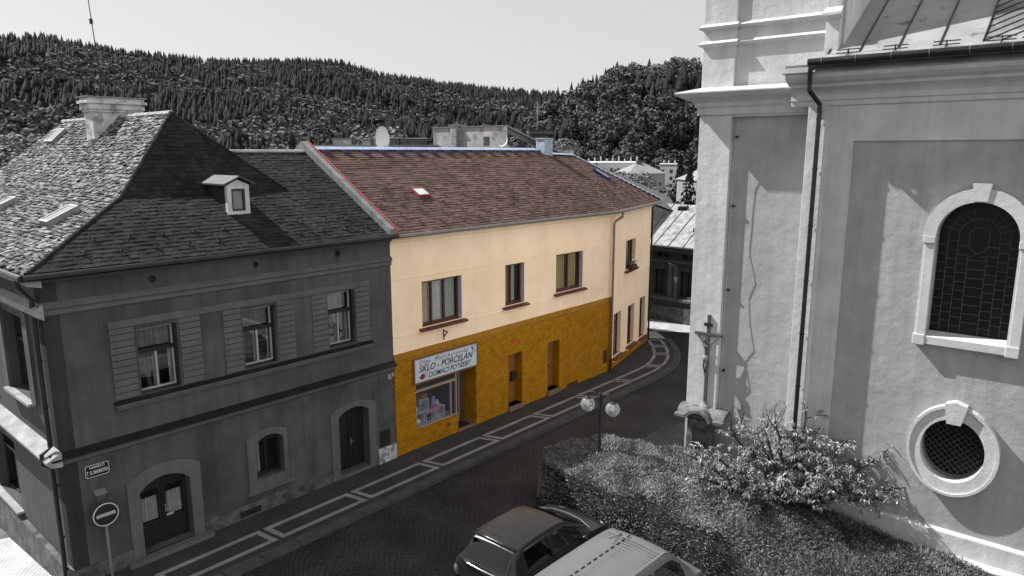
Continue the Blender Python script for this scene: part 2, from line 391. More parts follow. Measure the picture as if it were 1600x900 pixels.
m_moss = mat('mossy_tiles', 0.15, 0.95, 0.4, 1.6, 0.8, 22, island=0.7, c2=0.022, c2s=6.0, c2t=(.48, .58), bd=0.03)
m_ltile = mat('dark_roof_tiles', 0.018, 0.95, 0.35, 1.1, 0.5, 30, spec=.12, island=0.35)
m_under = mat('roof_underlay', 0.02, 0.95)

house = thing('corner_house', 'dark grey two-storey corner house with a steep mossy hipped roof and arched doors', 'house', SW(0, 0), AS)
LH = -9.17
d1 = arch(-7.68, -6.50, .12, 1.66, 1.93); lw = arch(-4.75, -3.92, .92, 1.92, 2.10); d2 = arch(-2.13, -1.05, 0.10, 1.90, 2.10)
wins = [(-7.38, -6.47, 4.0, 5.56), (-4.82, -3.90, 4.02, 5.58), (-2.28, -1.38, 4.04, 5.62)]
vents = [(-6.92, 6.66), (-4.36, 6.68), (-1.87, 6.70)]
circ = lambda cx, cz, r_, n_=16: [(cx + r_ * math.cos(2 * math.pi * k / n_), cz + r_ * math.sin(2 * math.pi * k / n_)) for k in range(n_)]
def hole_of(a):  # rectangle behind a stone surround
    xs = [p[0] for p in a]; zs = [p[1] for p in a]; return rect(min(xs), max(xs), min(zs), max(zs) + .01)
mb = MB(); mb.slab(rect(LH, 0, -.15, 7.05), [hole_of(d1), hole_of(lw), hole_of(d2)] + [rect(*q) for q in wins] + [circ(x, z, .085) for x, z in vents], 0, .32)
mb.build('street_wall', m_lp, house)
# side wall towards the side street (own frame: x' = -y)
sidew = [(-3.0, -1.35, 4.0, 5.9), (-6.6, -4.9, 4.0, 5.9), (-10.2, -8.5, 4.0, 5.9), (-13.8, -12.1, 4.0, 5.9), (-5.6, -3.6, .6, 2.4), (-11.0, -9.2, .6, 2.4)]
mb = MB(); mb.slab(rect(-17, 0, -2.2, 7.05), [rect(*q) for q in sidew], 0, .32)
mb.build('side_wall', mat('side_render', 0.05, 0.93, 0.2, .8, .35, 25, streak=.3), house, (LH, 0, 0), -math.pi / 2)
mb = MB(); mb.slab(rect(-17, .0, 3.02, 3.10), [], -.02, .0)
mb.extrude_x([(-.30, 3.02), (-.30, 3.07), (0, 3.22), (0, 2.90), (-.22, 2.93)], -17, .17)
mb.extrude_x([(-.16, 6.2), (-.16, 6.34), (0, 6.42), (0, 6.1)], -17, .16); mb.extrude_x([(-.26, 6.86), (-.26, 7.0), (0, 7.04), (0, 6.8)], -17, .26)
mb.build('side_ledge', mat('pale_ledge', 0.24, 0.9, 0.3, 3, .3, 20), house, (LH, 0, 0), -math.pi / 2)
mb = MB(); mb.box(-17, .06, -.12, .0, -2.2, .42); mb.build('side_plinth', m_lstone, house, (LH, 0, 0), -math.pi / 2)
# body backs so the house is closed
mb = MB(); mb.box(LH + .33, -.33, 7.7, 8.0, -.15, 7.0); mb.box(-4.6, -2.1, 7.9, 16.8, -2, 7.6)
mb.build('rear_wall', m_lp, house)

def sash(parent, x0, x1, z0, z1, y, transom=None, mull=True, fm=None, fw=0.05, curt=None, rot=0, loc=(0, 0, 0), room=0.6, label=None, vert=None):
    """a window: frame with bars, panes, curtains and the dark room behind"""
    fm = fm or m_wframe; f = MB()
    holes = []; g = fw; zt = transom or z1 - g
    xs = [x0 + g, x1 - g]
    if vert: cuts = [x0 + g] + [v for v in vert] + [x1 - g]
    elif mull: cuts = [x0 + g, (x0 + x1) / 2, x1 - g]
    else: cuts = [x0 + g, x1 - g]
    for i in range(len(cuts) - 1):
        a = cuts[i] + (g * .5 if i else 0); b = cuts[i + 1] - (g * .5 if i < len(cuts) - 2 else 0)
        holes.append(rect(a, b, z0 + g, (transom - g * .6) if transom else z1 - g))
    if transom: holes.append(rect(x0 + g, x1 - g, transom + g * .6, z1 - g))
    f.slab(rect(x0, x1, z0, z1), holes, y, y + .06)
    o = f.build('window', fm, parent, loc, rot, bevel=0.006)
    if label: o['label'] = label
    p = MB(); p.add([(x0 + g, y + .035, z0 + g), (x1 - g, y + .035, z0 + g), (x1 - g, y + .035, z1 - g), (x0 + g, y + .035, z1 - g)], [(0, 1, 2, 3)])
    p.build('pane', GLASS, o)
    if curt:
        for c in curt: curtain(c[0], c[1], c[2], c[3], y + .14, c[4] if len(c) > 4 else 60).build('curtain', c[5] if len(c) > 5 else m_curt, o)
    r_ = MB(); r_.add([(x0 - .1, y + room, z0 - .1), (x1 + .1, y + room, z0 - .1), (x1 + .1, y + room, z1 + .1), (x0 - .1, y + room, z1 + .1),
                       (x0 - .1, y + .12, z0 - .1), (x1 + .1, y + .12, z0 - .1), (x1 + .1, y + .12, z1 + .1), (x0 - .1, y + .12, z1 + .1)],
                      [(0, 1, 2, 3), (0, 4, 5, 1), (1, 5, 6, 2), (2, 6, 7, 3), (3, 7, 4, 0)])
    r_.build('interior', m_dark, o)
    return o
for (x0, x1, z0, z1) in wins:
    w_ = sash(house, x0 + .03, x1 - .03, z0 + .03, z1 - .03, .20, transom=z0 + .98, fw=.045,
              curt=[(x0 + .42, x0 + .56, z0 + .05, z0 + .95, 80), (x1 - .12, x1 - .06, z0 + .05, z0 + .9, 80), (x0 + .08, x1 - .08, z0 + 1.04, z1 - .08, 50, mat('pane_reflection_net', .16, .9, .5, 3)), (x0 + .08, x0 + .40, z0 + .3, z0 + .9, 50, mat('pane_reflection_net', .16))])  # nets added behind the panes, their pale tone stands in for reflections
    MB().box(x0 + .03, x1 - .03, .17, .20, z0 + .93, z0 + 1.03).build('transom_bar', m_wood, w_)
    MB().slab(rect(x0 - .0, x1 + .0, z0, z1), [rect(x0 + .035, x1 - .035, z0 + .035, z1 - .035)], .12, .20).build('outer_frame', m_wood, w_)
for (x0, x1, z0, z1) in sidew:
    sash(house, x0, x1, z0, z1, .2, transom=z0 + 1.2, fw=.06, rot=-math.pi / 2, loc=(LH, 0, 0), fm=m_wood)
    MB().box(x0 - .12, x1 + .12, -.16, .18, z0 - .07, z0 - .005).build('sill', MATS['pale_ledge'], house, (LH, 0, 0), -math.pi / 2)
    mb = MB(); mb.box(x0 - .34, x0 - .02, -.06, -.0, z0, z1 + .2); mb.box(x1 + .02, x1 + .34, -.06, -.0, z0, z1 + .2); mb.box(x0 - .4, x1 + .4, -.10, 0, z1 + .2, z1 + .36)
    if z0 > 3: mb.build('window_surround', m_lp, house, (LH, 0, 0), -math.pi / 2)
# string course, frieze and cornice on the street front
mb = MB()
mb.extrude_x([(-.002, 2.86), (-.10, 2.92), (-.10, 2.98), (-.17, 3.02), (-.17, 3.06), (-.002, 3.14)], LH - .17, 0)
mb.build('string_course', m_lt, house)
MB().extrude_x([(-.175, 3.062), (-.195, 3.045), (-.20, 3.06), (-.004, 3.165), (-.004, 3.145)], LH - .2, 0).build('ledge_flashing', m_gut, house)
mb = MB()
mb.extrude_x([(-.002, 6.14), (-.05, 6.18), (-.05, 6.27), (-.09, 6.32), (-.09, 6.38), (-.002, 6.44)], LH - .09, 0)
mb.extrude_x([(-.002, 6.86), (-.05, 6.87), (-.14, 6.95), (-.14, 7.04), (-.002, 7.049)], LH - .14, 0)
mb.build('cornice', m_lt, house)
mb = MB(); mb.box(-7.96, -.84, -.035, -.001, 5.66, 5.82); mb.build('lintel_band', m_lt, house)
mb = MB(); mb.box(-7.98, -.82, -.13, -.001, 3.86, 3.93); mb.box(-7.94, -.86, -.07, -.001, 3.78, 3.859); mb.build('sill_band', m_lt, house)
MB().extrude_x([(-.16, 3.93), (-.165, 3.945), (-.003, 3.985), (-.003, 3.935)], -8.0, -.80).build('sill_flashing', m_gut, house)
def ribs(x0, x1):
    mb = MB(); k = 11; h = (5.655 - 4.0) / k
    for i in range(k):
        z = 4.0 + i * h; mb.extrude_x([(-.001, z), (-.03, z + .02), (-.03, z + h - .03), (-.001, z + h - .008)], x0, x1)
    mb.build('ribbed_panel', m_lt, house)
for x0, x1 in [(-7.95, -7.44), (-6.42, -5.92), (-5.34, -4.87), (-3.86, -3.36), (-2.80, -2.32), (-1.34, -.86)]: ribs(x0, x1)
# stone surrounds of the arched openings
def surround(o_, i_, y=-.05): return MB().slab(o_, [i_], y, .03).build('stone_surround', m_lt, house, bevel=.008)
surround(arch(-7.94, -6.23, -.05, 1.98, 2.25), arch(-7.68, -6.50, .10, 1.66, 1.93))
surround(arch(-4.98, -3.80, .64, 2.12, 2.29), arch(-4.75, -3.92, .90, 1.92, 2.10))
surround(arch(-2.40, -.77, -.05, 2.06, 2.27), arch(-2.13, -1.05, .06, 1.90, 2.10))
MB().box(-5.06, -3.68, -.13, .0, .58, .66).build('sill', m_lt, house, bevel=.01)
# plinth
for x0, x1 in [(LH - .04, -7.95), (-6.22, -2.41), (-.76, 0)]: MB().box(x0, x1, -.05, .0, -.15, .36).build('plinth', m_lstone, house)
MB().box(-5.3, -4.7, -.06, -.045, .05, .22).build('cellar_grille', m_black, house)
# doors
def door_leafs(x0, x1, z0, zs, zc, y, glass_z=None, lace=False, handle_x=None):
    f = MB(); outer = arch(x0, x1, z0, zs, zc, 10); xm = (x0 + x1) / 2; holes = []
    if glass_z:
        holes = [rect(x0 + .1, xm - .09, glass_z[0], glass_z[1]), rect(xm + .09, x1 - .1, glass_z[0], glass_z[1])]
    f.slab(outer, holes, y, y + .06)
    f.box(xm - .03, xm + .03, y - .025, y, z0, zs - .03)
    for a, b in ((x0 + .1, xm - .09), (xm + .09, x1 - .1)):
        f.box(a, b, y - .018, y, z0 + .1, z0 + .55)
        if not glass_z: f.box(a, b, y - .018, y, z0 + .68, zs - .1)
    d = f.build('door', m_wood, house, bevel=.006)
    if glass_z:
        p = MB()
        for h in holes: p.add([(q[0], y + .03, q[1]) for q in h], [(0, 1, 2, 3)])
        p.build('door_glass', GLASS, d)
        if lace:
            for h in holes:
                curtain(h[0][0] + .01, h[1][0] - .01, h[0][1] + .02, h[0][1] + .62, y + .1, 70, .015).build('lace_curtain', m_curt, d)
        r_ = MB(); r_.add([(x0, y + .5, z0), (x1, y + .5, z0), (x1, y + .5, zc), (x0, y + .5, zc)], [(0, 1, 2, 3)]); r_.build('interior', m_dark, d)
    h = MB(); h.tube([(xm + .05, y - .03, z0 + .86), (xm + .05, y - .075, z0 + .86), (xm + .13, y - .075, z0 + .86)], .01, 6); h.box(xm + .035, xm + .065, y - .032, y - .02, z0 + .76, z0 + .96)
    h.build('handle', m_flash, d)
    return d
dd = door_leafs(-7.68, -6.50, .12, 1.66, 1.93, .22, (.72, 1.55), True)
MB().box(-7.03, -6.86, .19, .195, .76, .82).build('letter_slot', m_wframe, dd)
door_leafs(-2.13, -1.05, .08, 1.90, 2.10, .26)
MB().box(-2.10, -2.0, .2, .205, 1.12, 1.24).build('bell_panel', m_wframe, house)
MB().box(-8.1, -6.1, -.28, .3, -.15, .10).build('doorstep', m_lt, house, bevel=.012)
MB().box(-2.3, -.85, -.06, .3, -.15, .065).build('doorstep', m_lt, house, bevel=.012)
f = MB().slab(arch(-4.75, -3.92, .92, 1.92, 2.10), [rect(-4.68, -4.37, .99, 1.86), rect(-4.30, -3.99, .99, 1.86)], .2, .26).build('window', m_wood, house, bevel=.005)
MB().add([(-4.7, .235, .95), (-3.95, .235, .95), (-3.95, .235, 1.95), (-4.7, .235, 1.95)], [(0, 1, 2, 3)]).build('pane', GLASS, f)
curtain(-4.66, -4.45, .98, 1.86, .33, 60).build('curtain', m_curt, f)
MB().add([(-4.8, .8, .8), (-3.9, .8, .8), (-3.9, .8, 2.2), (-4.8, .8, 2.2)], [(0, 1, 2, 3)]).build('interior', m_dark, f)
# whitewashed meter plinth and meter box
MB().box(-.74, -.04, -.09, -.0, -.1, .47).build('meter_plinth', mat('whitewash', .42, .9, .35, 5, .4, 20, c2=.15, c2s=4, c2t=(.5, .6)), house, bevel=.01)
MB().box(-.62, -.26, -.05, .0, .52, 1.03).build('meter_box', m_black, house, bevel=.01)
for x, z in vents: MB().lathe([(.001, .10), (.085, .10), (.085, .11)], (x, 0, z), 16, 'y').build('attic_vent', m_black, house)
# small cable brackets and junction box by the neighbour
mb = MB(); mb.box(-.28, -.16, -.07, 0, 2.62, 2.78); mb.box(-.12, -.03, -.05, 0, 2.68, 2.80); mb.build('junction_box', mat('grey_plastic', .25, .6), house, bevel=.008)

# ---- roof of the corner house
apex = (-4.4, 4.0, 10.58); far = (-4.4, 12.8, 10.58)
pM_up = [(-6.65, 2.05, 8.42), apex, far, (-6.65, 14.7, 8.42)]
pM_lo = [(-9.42, -.25, 7.08), (-6.65, 2.05, 8.42), (-6.65, 14.7, 8.42), (-9.42, 17.1, 7.08)]
pT = [(-6.65, 2.05, 8.42), (-2.13, 2.05, 8.42), apex]
pFa = [(-9.42, -.25, 7.10), (-.12, -.25, 7.10), (-.12, 2.05, 8.42), (-6.65, 2.05, 8.42)]
pFb = [(-2.13, 2.05, 8.42), (-.12, 2.05, 8.42), (-.12, 3.95, 9.51), (-3.27, 3.95, 9.51)]
pE = [apex, (-2.13, 2.05, 8.42), (-2.13, 14.7, 8.42), far]
pFar = [far, (-6.65, 14.7, 8.42), (-2.13, 14.7, 8.42)]
pFar2 = [(-6.65, 14.7, 8.42), (-9.42, 17.1, 7.08), (-1, 17.1, 7.08), (-2.13, 14.7, 8.42)]
pBack = [(-3.27, 3.95, 9.51), (-.12, 3.95, 9.51), (-.12, 8.2, 7.1), (-2.3, 8.2, 7.1)]
mb = MB(); [sheet(mb, p, .02) for p in (pM_up, pM_lo, pT, pFa, pFb, pE, pFar, pFar2, pBack)]
roof = mb.build('roof', m_under, house)
mb = MB(); tile_plane(mb, pM_up, (0, 1, 0), .20, .125, .034, .020, 3, 1.12); tile_plane(mb, pM_lo, (0, 1, 0), .20, .125, .034, .020, 4, 1.12)
mb.build('mossy_tiles', m_moss, roof)
mb = MB(); tile_plane(mb, pT, (1, 0, 0), .19, .15, .018, .006, 5); tile_plane(mb, pFa, (1, 0, 0), .19, .15, .018, .007, 6); tile_plane(mb, pFb, (1, 0, 0), .19, .15, .018, .007, 7)
tile_plane(mb, pBack, (1, 0, 0), .19, .15, .018, .007, 8); tile_plane(mb, pFar2, (1, 0, 0), .19, .15, .018, .006, 9)
mb.build('plain_tiles', m_ltile, roof)
def capline(mb, a, b, r=.075, step=.34, seg=8):
    a, b = Vector(a), Vector(b); L_ = (b - a).length; k = max(1, int(L_ / step)); d = (b - a) / k
    for i in range(k):
        p = a + d * i; mb.tube([p, p + d * 1.08], [r, r * .86], seg, True)
for a_, b_, r_ in [((-9.42, -.25, 7.10), (-6.65, 2.05, 8.42), .05), ((-6.65, 2.05, 8.42), apex, .055), (apex, (-2.13, 2.05, 8.42), .06), (far, (-6.65, 14.7, 8.42), .06), ((-6.65, 14.7, 8.42), (-9.42, 17.1, 7.08), .06)]:
    mb = MB(); capline(mb, a_, b_, r_); mb.build('hip_tiles', m_ltile, roof)
for a_, b_, r_ in [(apex, far, .085), ((-3.2, 3.95, 9.52), (-.1, 3.95, 9.52), .07)]:
    mb = MB(); capline(mb, a_, b_, r_, .42); mb.build('ridge_tiles', mat('pale_ridge', .30, .9, .35, 3, .4, 20), roof)
# party wall upstand against the coloured house
mb = MB(); t_ = .566
for sgn in (1,):
    mb.add([(-.22, -.28, 7.06), (-.22, 4.1, 9.60), (-.22, 8.3, 7.1), (.0, -.28, 7.06), (.0, 4.1, 9.60), (.0, 8.3, 7.1),
            (-.22, -.28, 7.28), (-.22, 4.1, 9.86), (-.22, 8.3, 7.4), (.0, -.28, 7.28), (.0, 4.1, 9.86), (.0, 8.3, 7.4)],
           [(0, 1, 7, 6), (1, 2, 8, 7), (3, 9, 10, 4), (4, 10, 11, 5), (6, 7, 10, 9), (7, 8, 11, 10), (0, 6, 9, 3), (2, 5, 11, 8)])
mb.build('parapet', mat('old_flashing', .16, .8, .4, 2.5, .3, 14), roof)
# skylights
def skylight(parent, c, n_, up, w_, h_, m_f, m_g, t=.09):
    """box roof light: c centre on the roof, n_ roof normal, up the slope direction"""
    n_ = Vector(n_).normalized(); up = Vector(up).normalized(); sd_ = up.cross(n_).normalized(); c = Vector(c)
    def P(a, b, h): return c + sd_ * a + up * b + n_ * h
    mb = MB(); a, b = w_ / 2, h_ / 2
    vs = [P(x, y, z) for z in (-.02, t) for x, y in ((-a, -b), (a, -b), (a, b), (-a, b))] + [P(x, y, t) for x, y in ((-a + .05, -b + .05), (a - .05, -b + .05), (a - .05, b - .05), (-a + .05, b - .05))]
    mb.add(vs, [(0, 1, 5, 4), (1, 2, 6, 5), (2, 3, 7, 6), (3, 0, 4, 7), (4, 5, 9, 8), (5, 6, 10, 9), (6, 7, 11, 10), (7, 4, 8, 11)])
    o = mb.build('skylight', m_f, parent)
    g = MB(); g.add([P(x, y, t - .012) for x, y in ((-a + .04, -b + .04), (a - .04, -b + .04), (a - .04, b - .04), (-a + .04, b - .04))], [(0, 1, 2, 3)]); g.build('skylight_glass', m_g, o)
    return o
m_sky_g = mat('bright_roof_glass', 0.22, 0.15, spec=0.8)
nM = (-.692, 0, .722); uM = (.722, 0, .692); nMl = (-.436, 0, .9); uMl = (.9, 0, .436)
skylight(roof, (-5.03, 11.5, 9.98), nM, uM, .85, .62, m_flash, m_sky_g, .16)
skylight(roof, (-7.72, 2.95, 7.92), nMl, uMl, .62, .8, m_flash, m_sky_g, .16)
skylight(roof, (-7.72, 8.0, 7.92), nMl, uMl, .62, .8, m_flash, m_sky_g, .16)
# chimney of the corner house
mb = MB(); mb.box(-5.2, -3.75, 7.62, 8.25, 9.4, 10.72); chim = mb.build('chimney', mat('chimney_render', .42, .9, .35, 2.5, .6, 12, c2=.2, c2s=3, c2t=(.5, .62)), roof)
mb = MB()
for e, z0, z1 in ((.05, 10.72, 10.80), (.09, 10.80, 10.97), (.15, 10.97, 11.06), (.09, 11.06, 11.16)): mb.box(-5.2 - e, -3.75 + e, 7.62 - e, 8.25 + e, z0, z1)
mb.build('chimney_cap', MATS['chimney_render'], chim, bevel=.012)
MB().box(-5.36, -3.6, 7.46, 8.41, 11.161, 11.185).build('cover_sheet', m_flash, chim)
MB().box(-5.34, -5.16, 7.5, 7.72, 9.72, 9.9).build('chimney_flashing', m_flash, chim)
# dormer
dm = MB(); dx0, dx1, dy = -4.42, -3.80, 1.1
dm.slab([(dx0, 7.84), (dx1, 7.84), (dx1, 8.66), ((dx0 + dx1) / 2, 8.80), (dx0, 8.66)], [rect(dx0 + .12, dx1 - .12, 7.98, 8.56)], dy, dy + .12)
dorm = dm.build('dormer', mat('dormer_paint', .45, .8, .2, 4), roof, bevel=.006)
for xa_, xb_ in ((dx0 + .01, dx0 + .04), (dx1 - .04, dx1 - .01)): MB().box(xa_, xb_, dy + .121, 2.6, 7.9, 8.66).build('cheek', mat('tarred_cheek', .02, .9), dorm)
MB().slab(rect(dx0 + .12, dx1 - .12, 7.98, 8.56), [rect(dx0 + .17, dx1 - .17, 8.03, 8.51)], dy + .03, dy + .1).build('dormer_window', m_black, dorm)
MB().box(dx0 + .17, dx1 - .17, dy + .07, dy + .08, 8.03, 8.51).build('dormer_pane', mat('frosted', .18, .25, .1, 4, spec=.6), dorm)
mb = MB(); xm = (dx0 + dx1) / 2
for s_ in (-1, 1):
    e = .13; xo = xm + s_ * (.31 + e)
    mb.add([(xm, dy - .12, 8.90), (xo, dy - .12, 8.70), (xo, 2.75, 8.70), (xm, 2.75, 8.90), (xm, dy - .12, 8.86), (xo, dy - .12, 8.66), (xo, 2.75, 8.66), (xm, 2.75, 8.86)],
           [(0, 1, 2, 3), (4, 5, 6, 7), (0, 1, 5, 4), (1, 2, 6, 5), (2, 3, 7, 6)])
mb.build('dormer_roof', mat('dull_sheet', .055, .7, .4, 4), dorm)
# gutters and downpipes
mb = MB(); mb.tube([(-9.5, -.34, 7.03), (0.05, -.34, 7.05)], .07, 10); mb.build('gutter', m_gut, roof)
mb = MB(); mb.tube([(-9.52, -.3, 7.03), (-9.52, 17.2, 7.0)], .07, 10); mb.build('gutter', m_gut, roof)
mb = MB(); mb.tube([(-9.5, .12, 6.98), (-9.5, .12, 6.8), (-9.28, .14, 6.5), (-9.28, .14, 3.3), (-9.46, .14, 3.18), (-9.46, .14, 2.95), (-9.30, .14, 2.8), (-9.30, .14, -.1)], .05, 10)
for z in (6.2, 5.2, 4.2, 2.4, 1.2, .4): mb.lathe([(.062, z - .02), (.062, z + .02)], (-9.28, .14, 0), 10)
mb.build('downpipe', m_gut, house)
m_guard = mat('snow_guard_steel', .02, .6)
def snow_guards(parent, pts, m_=None):
    for p, up in pts:
        p = Vector(p); mb = MB(); mb.tube([p + Vector(up) * .12, p + Vector((0, 0, .03)), p - Vector(up) * .07 + Vector((0, 0, .11))], .017, 4); mb.tube([p + Vector((-.09, 0, .06)), p + Vector((.09, 0, .06))], .014, 4)
        mb.build('snow_guard', m_ or m_guard, parent)
rnd = random.Random(4)
snow_guards(roof, [((x + (.35 if j else 0), .15 + j * .42, 7.33 + j * .24), (0, .87, .5)) for j in (0, 1) for x in [-8.2 + .75 * k for k in range(11)] if not (-4.6 < x < -3.5)])

# ---- things on the corner house
mast = MB(); mast.tube([SW(-4.75, 7.9, 11.15), SW(-4.8, 7.95, 13.0), SW(-4.98, 8.05, 17.5)], [.022, .016, .008], 6)
mast.lathe([(.05, 13.35), (.05, 13.5)], SW(-4.83, 7.96, 0), 8)
tag(mast.build('whip_antenna', m_black), 'thin dark whip antenna rising from the chimney of the mossy roof', 'antenna')
m_sign_d = mat('enamel_dark', .015, .25, spec=.6); m_sign_w = mat('enamel_white', .5, .3)
plate = thing('street_sign', 'small dark enamel street name plate with white lettering on the grey corner house', 'street sign', SW(-8.49, -.001, 2.55), AS)
def chamf(x0, x1, z0, z1, c): return [(x0 + c, z0), (x1 - c, z0), (x1, z0 + c), (x1, z1 - c), (x1 - c, z1), (x0 + c, z1), (x0, z1 - c), (x0, z0 + c)]
MB().slab(chamf(-.25, .25, -.15, .15, .035), [], -.02, 0).build('plate', m_sign_d, plate)
MB().slab(chamf(-.245, .245, -.145, .145, .033), [chamf(-.232, .232, -.132, .132, .03)], -.023, -.0201).build('plate_border', m_sign_w, plate)
text_mesh('NÁMĚSTÍ', .075, 'lettering', m_sign_w, plate, (0, -.0225, .055), (R(90), 0, 0), align='CENTER', bold=.0015)
text_mesh('T. G. MASARYKA', .118, 'lettering', m_sign_w, plate, (0, -.0225, -.075), (R(90), 0, 0), align='CENTER', xs=.50, bold=.003)
# wall lamp / call box above the traffic sign
bx = thing('wall_box', 'small shiny metal box fixed to the grey wall above the no-entry sign', 'wall box', SW(-8.50, -.001, 1.93), AS)
MB().box(-.09, .09, -.14, 0, -.16, .10).build('box', mat('worn_metal', .12, .35, .4, 6, metal=.5), bx, bevel=.02)
MB().add([(-.12, -.17, .09), (.12, -.17, .09), (.12, 0, .15), (-.12, 0, .15), (-.12, -.17, .08), (.12, -.17, .08), (.12, 0, .13), (-.12, 0, .13)], [(0, 1, 2, 3), (0, 1, 5, 4), (4, 5, 6, 7), (0, 4, 7, 3), (1, 5, 6, 2)]).build('hood', m_flash, bx)
# no-entry sign on its pole
px_, py_, _ = SW(-8.54, -.40)
ns = thing('no_entry_sign', 'round no-entry traffic sign with a pale bar on a grey pole at the house corner', 'traffic sign', (px_, py_, 0), AS)
MB().tube([(0, 0.03, -.05), (0, 0.03, 1.80)], .03, 10).build('pole', mat('galvanised', .22, .45, .15, 5, metal=.5), ns)
MB().lathe([(.001, 0), (.25, 0), (.25, .015), (.001, .015)], (0, -.02, 1.63), 32, 'y').build('disc', mat('sign_red_as_grey', .02, .3, .1, 4), ns)
MB().slab(circ(0, 1.63, .262, 36), [circ(0, 1.63, .243, 36)], -.026, .0).build('rim', m_sign_w, ns)
MB().slab(rect(-.195, .195, 1.595, 1.67), [], -.0255, -.0205).build('bar', mat('sign_bar', .33, .4), ns)

# ============================================================ COLOURED HOUSE IN THE MIDDLE
AB = R(63.03); REL = AB - AS          # the second stretch of the front turns away
BX = 12.15                            # where the front bends
hc = thing('shop_house', 'cream and yellow-brick house with a brown-red roof and a ground-floor shop', 'house', SW(0, 0), AS)
m_peach = mat('peach_render', (0.94, 0.73, 0.52), .9, .08, .9, .3, 20, c2=(.92, .68, .43), c2s=.5, c2t=(.4, .75), streak=.04)
m_brick = brickmat('yellow_brick', (.42, .185, .004), (.35, .150, .003), (.16, .07, .004), .25, .078, .009, .7, 'xz', .7, .2, spec=.12, vs=3.5)
m_sold = brickmat('yellow_brick_soldier', (.44, .20, .005), (.35, .150, .004), (.12, .055, .006), .24, .078, .009, .9, 'zx', .5, .18, off=0)
m_brown = mat('brown_paint', (.075, .022, .014), .45, .2, 5)
m_bdoor = mat('brown_door', (.22, .095, .018), .5, .2, 5)
m_sill = mat('red_brown_sill', (.10, .028, .022), .5, .2, 5)
m_rev = mat('pale_reveal', (.40, .38, .48), .8, .1, 4)
m_ctile = mat('brown_shingles', (.092, .060, .052), .9, .2, 1.4, .4, 40, spec=.1, island=.28, c2=(.072, .044, .040), c2s=1.0, c2t=(.45, .75))
m_redf = mat('red_flashing', (.42, .08, .055), .5, .15, 3)
m_bluef = mat('pale_blue_flashing', (.30, .38, .52), .4, .15, 3, spec=.5)
m_cgut = mat('grey_gutter', (.20, .18, .17), .4, .2, 3, metal=.5)
m_ycurt = mat('yellow_curtain', (.55, .42, .14), .9, .1, 8); m_gcurt = mat('pale_green_curtain', (.52, .60, .52), .9, .1, 8)
cw = [(1.22, 3.0, 3.98, 5.47), (5.20, 6.26, 4.02, 5.53), (8.18, 9.96, 4.06, 5.58)]
shop = [(.84, .62), (2.72, .62), (2.72, .06), (3.62, .06), (3.62, 2.22), (.84, 2.22)]
cdoors = [(5.33, 6.12, .16, 2.16), (7.66, 8.42, .18, 2.16)]
hatch_ = (11.55, 11.88, .40, 1.0)
mb = MB(); mb.slab(rect(0, BX, 3.33, 7.12), [rect(*q) for q in cw], 0, .30)
mb.build('upper_wall', m_peach, hc)
mb = MB(); mb.slab(rect(0, BX, -.3, 3.08), [shop] + [rect(*q) for q in cdoors] + [rect(*hatch_)], -.035, .55)
mb.build('brick_cladding', m_brick, hc)
mb = MB(); mb.slab(rect(0, BX, 3.08, 3.33), [], -.037, .02); mb.build('soldier_course', m_sold, hc)
# second stretch, own frame at the bend
LC = (BX, 0, 0)
cwin = (1.85, 3.30, 4.20, 5.56); clow = [(.38, 1.42, .46, 2.44), (2.40, 3.40, .50, 2.42), (4.30, 5.22, .40, 2.46)]
mb = MB(); mb.slab(rect(0, 5.75, .34, 7.12), [rect(*cwin)] + [rect(*q) for q in clow], 0, .30); mb.build('upper_wall', m_peach, hc, LC, REL)
mb = MB(); mb.slab(rect(0, 5.75, -.5, .34), [], -.03, .02); mb.build('brick_cladding', m_brick, hc, LC, REL)
ex, ey = BX + 5.75 * math.cos(REL), 5.75 * math.sin(REL)
mb = MB()
mb.add([(ex, ey, -.5), (ex - 3.1, ey + 8.2, -.5), (ex - 3.1, ey + 8.2, 7.1), (ex, ey, 7.1)], [(0, 1, 2, 3)])
mb.add([(ex - 3.1, ey + 8.2, -.5), (0, 8.3, -.5), (0, 8.3, 7.1), (ex - 3.1, ey + 8.2, 7.1)], [(0, 1, 2, 3)])
mb.build('rear_wall', m_peach, hc)
# plaster grooves and eaves band
for a_, b_ in ((0, 1.05), (3.32, 5.08), (6.46, 8.05), (10.1, BX)): MB().box(a_, b_, -.014, -.001, 3.86, 3.90).build('plaster_band', m_peach, hc)
MB().box(0, BX, -.014, -.001, 5.66, 5.69).build('plaster_band', m_peach, hc)
MB().extrude_x([(-.001, 6.80), (-.03, 6.83), (-.03, 6.88), (-.08, 6.95), (-.08, 7.06), (-.001, 7.07)], 0, BX).build('eaves_band', m_peach, hc)
MB().extrude_x([(-.001, 6.80), (-.03, 6.83), (-.03, 6.88), (-.08, 6.95), (-.08, 7.06), (-.001, 7.07)], 0.02, 5.79).build('eaves_band', m_peach, hc, LC, REL)
MB().box(0, 5.75, -.014, -.001, 5.66, 5.69).build('plaster_band', m_peach, hc, LC, REL)
MB().box(0, 5.75, -.014, -.001, 3.86, 3.90).build('plaster_band', m_peach, hc, LC, REL)

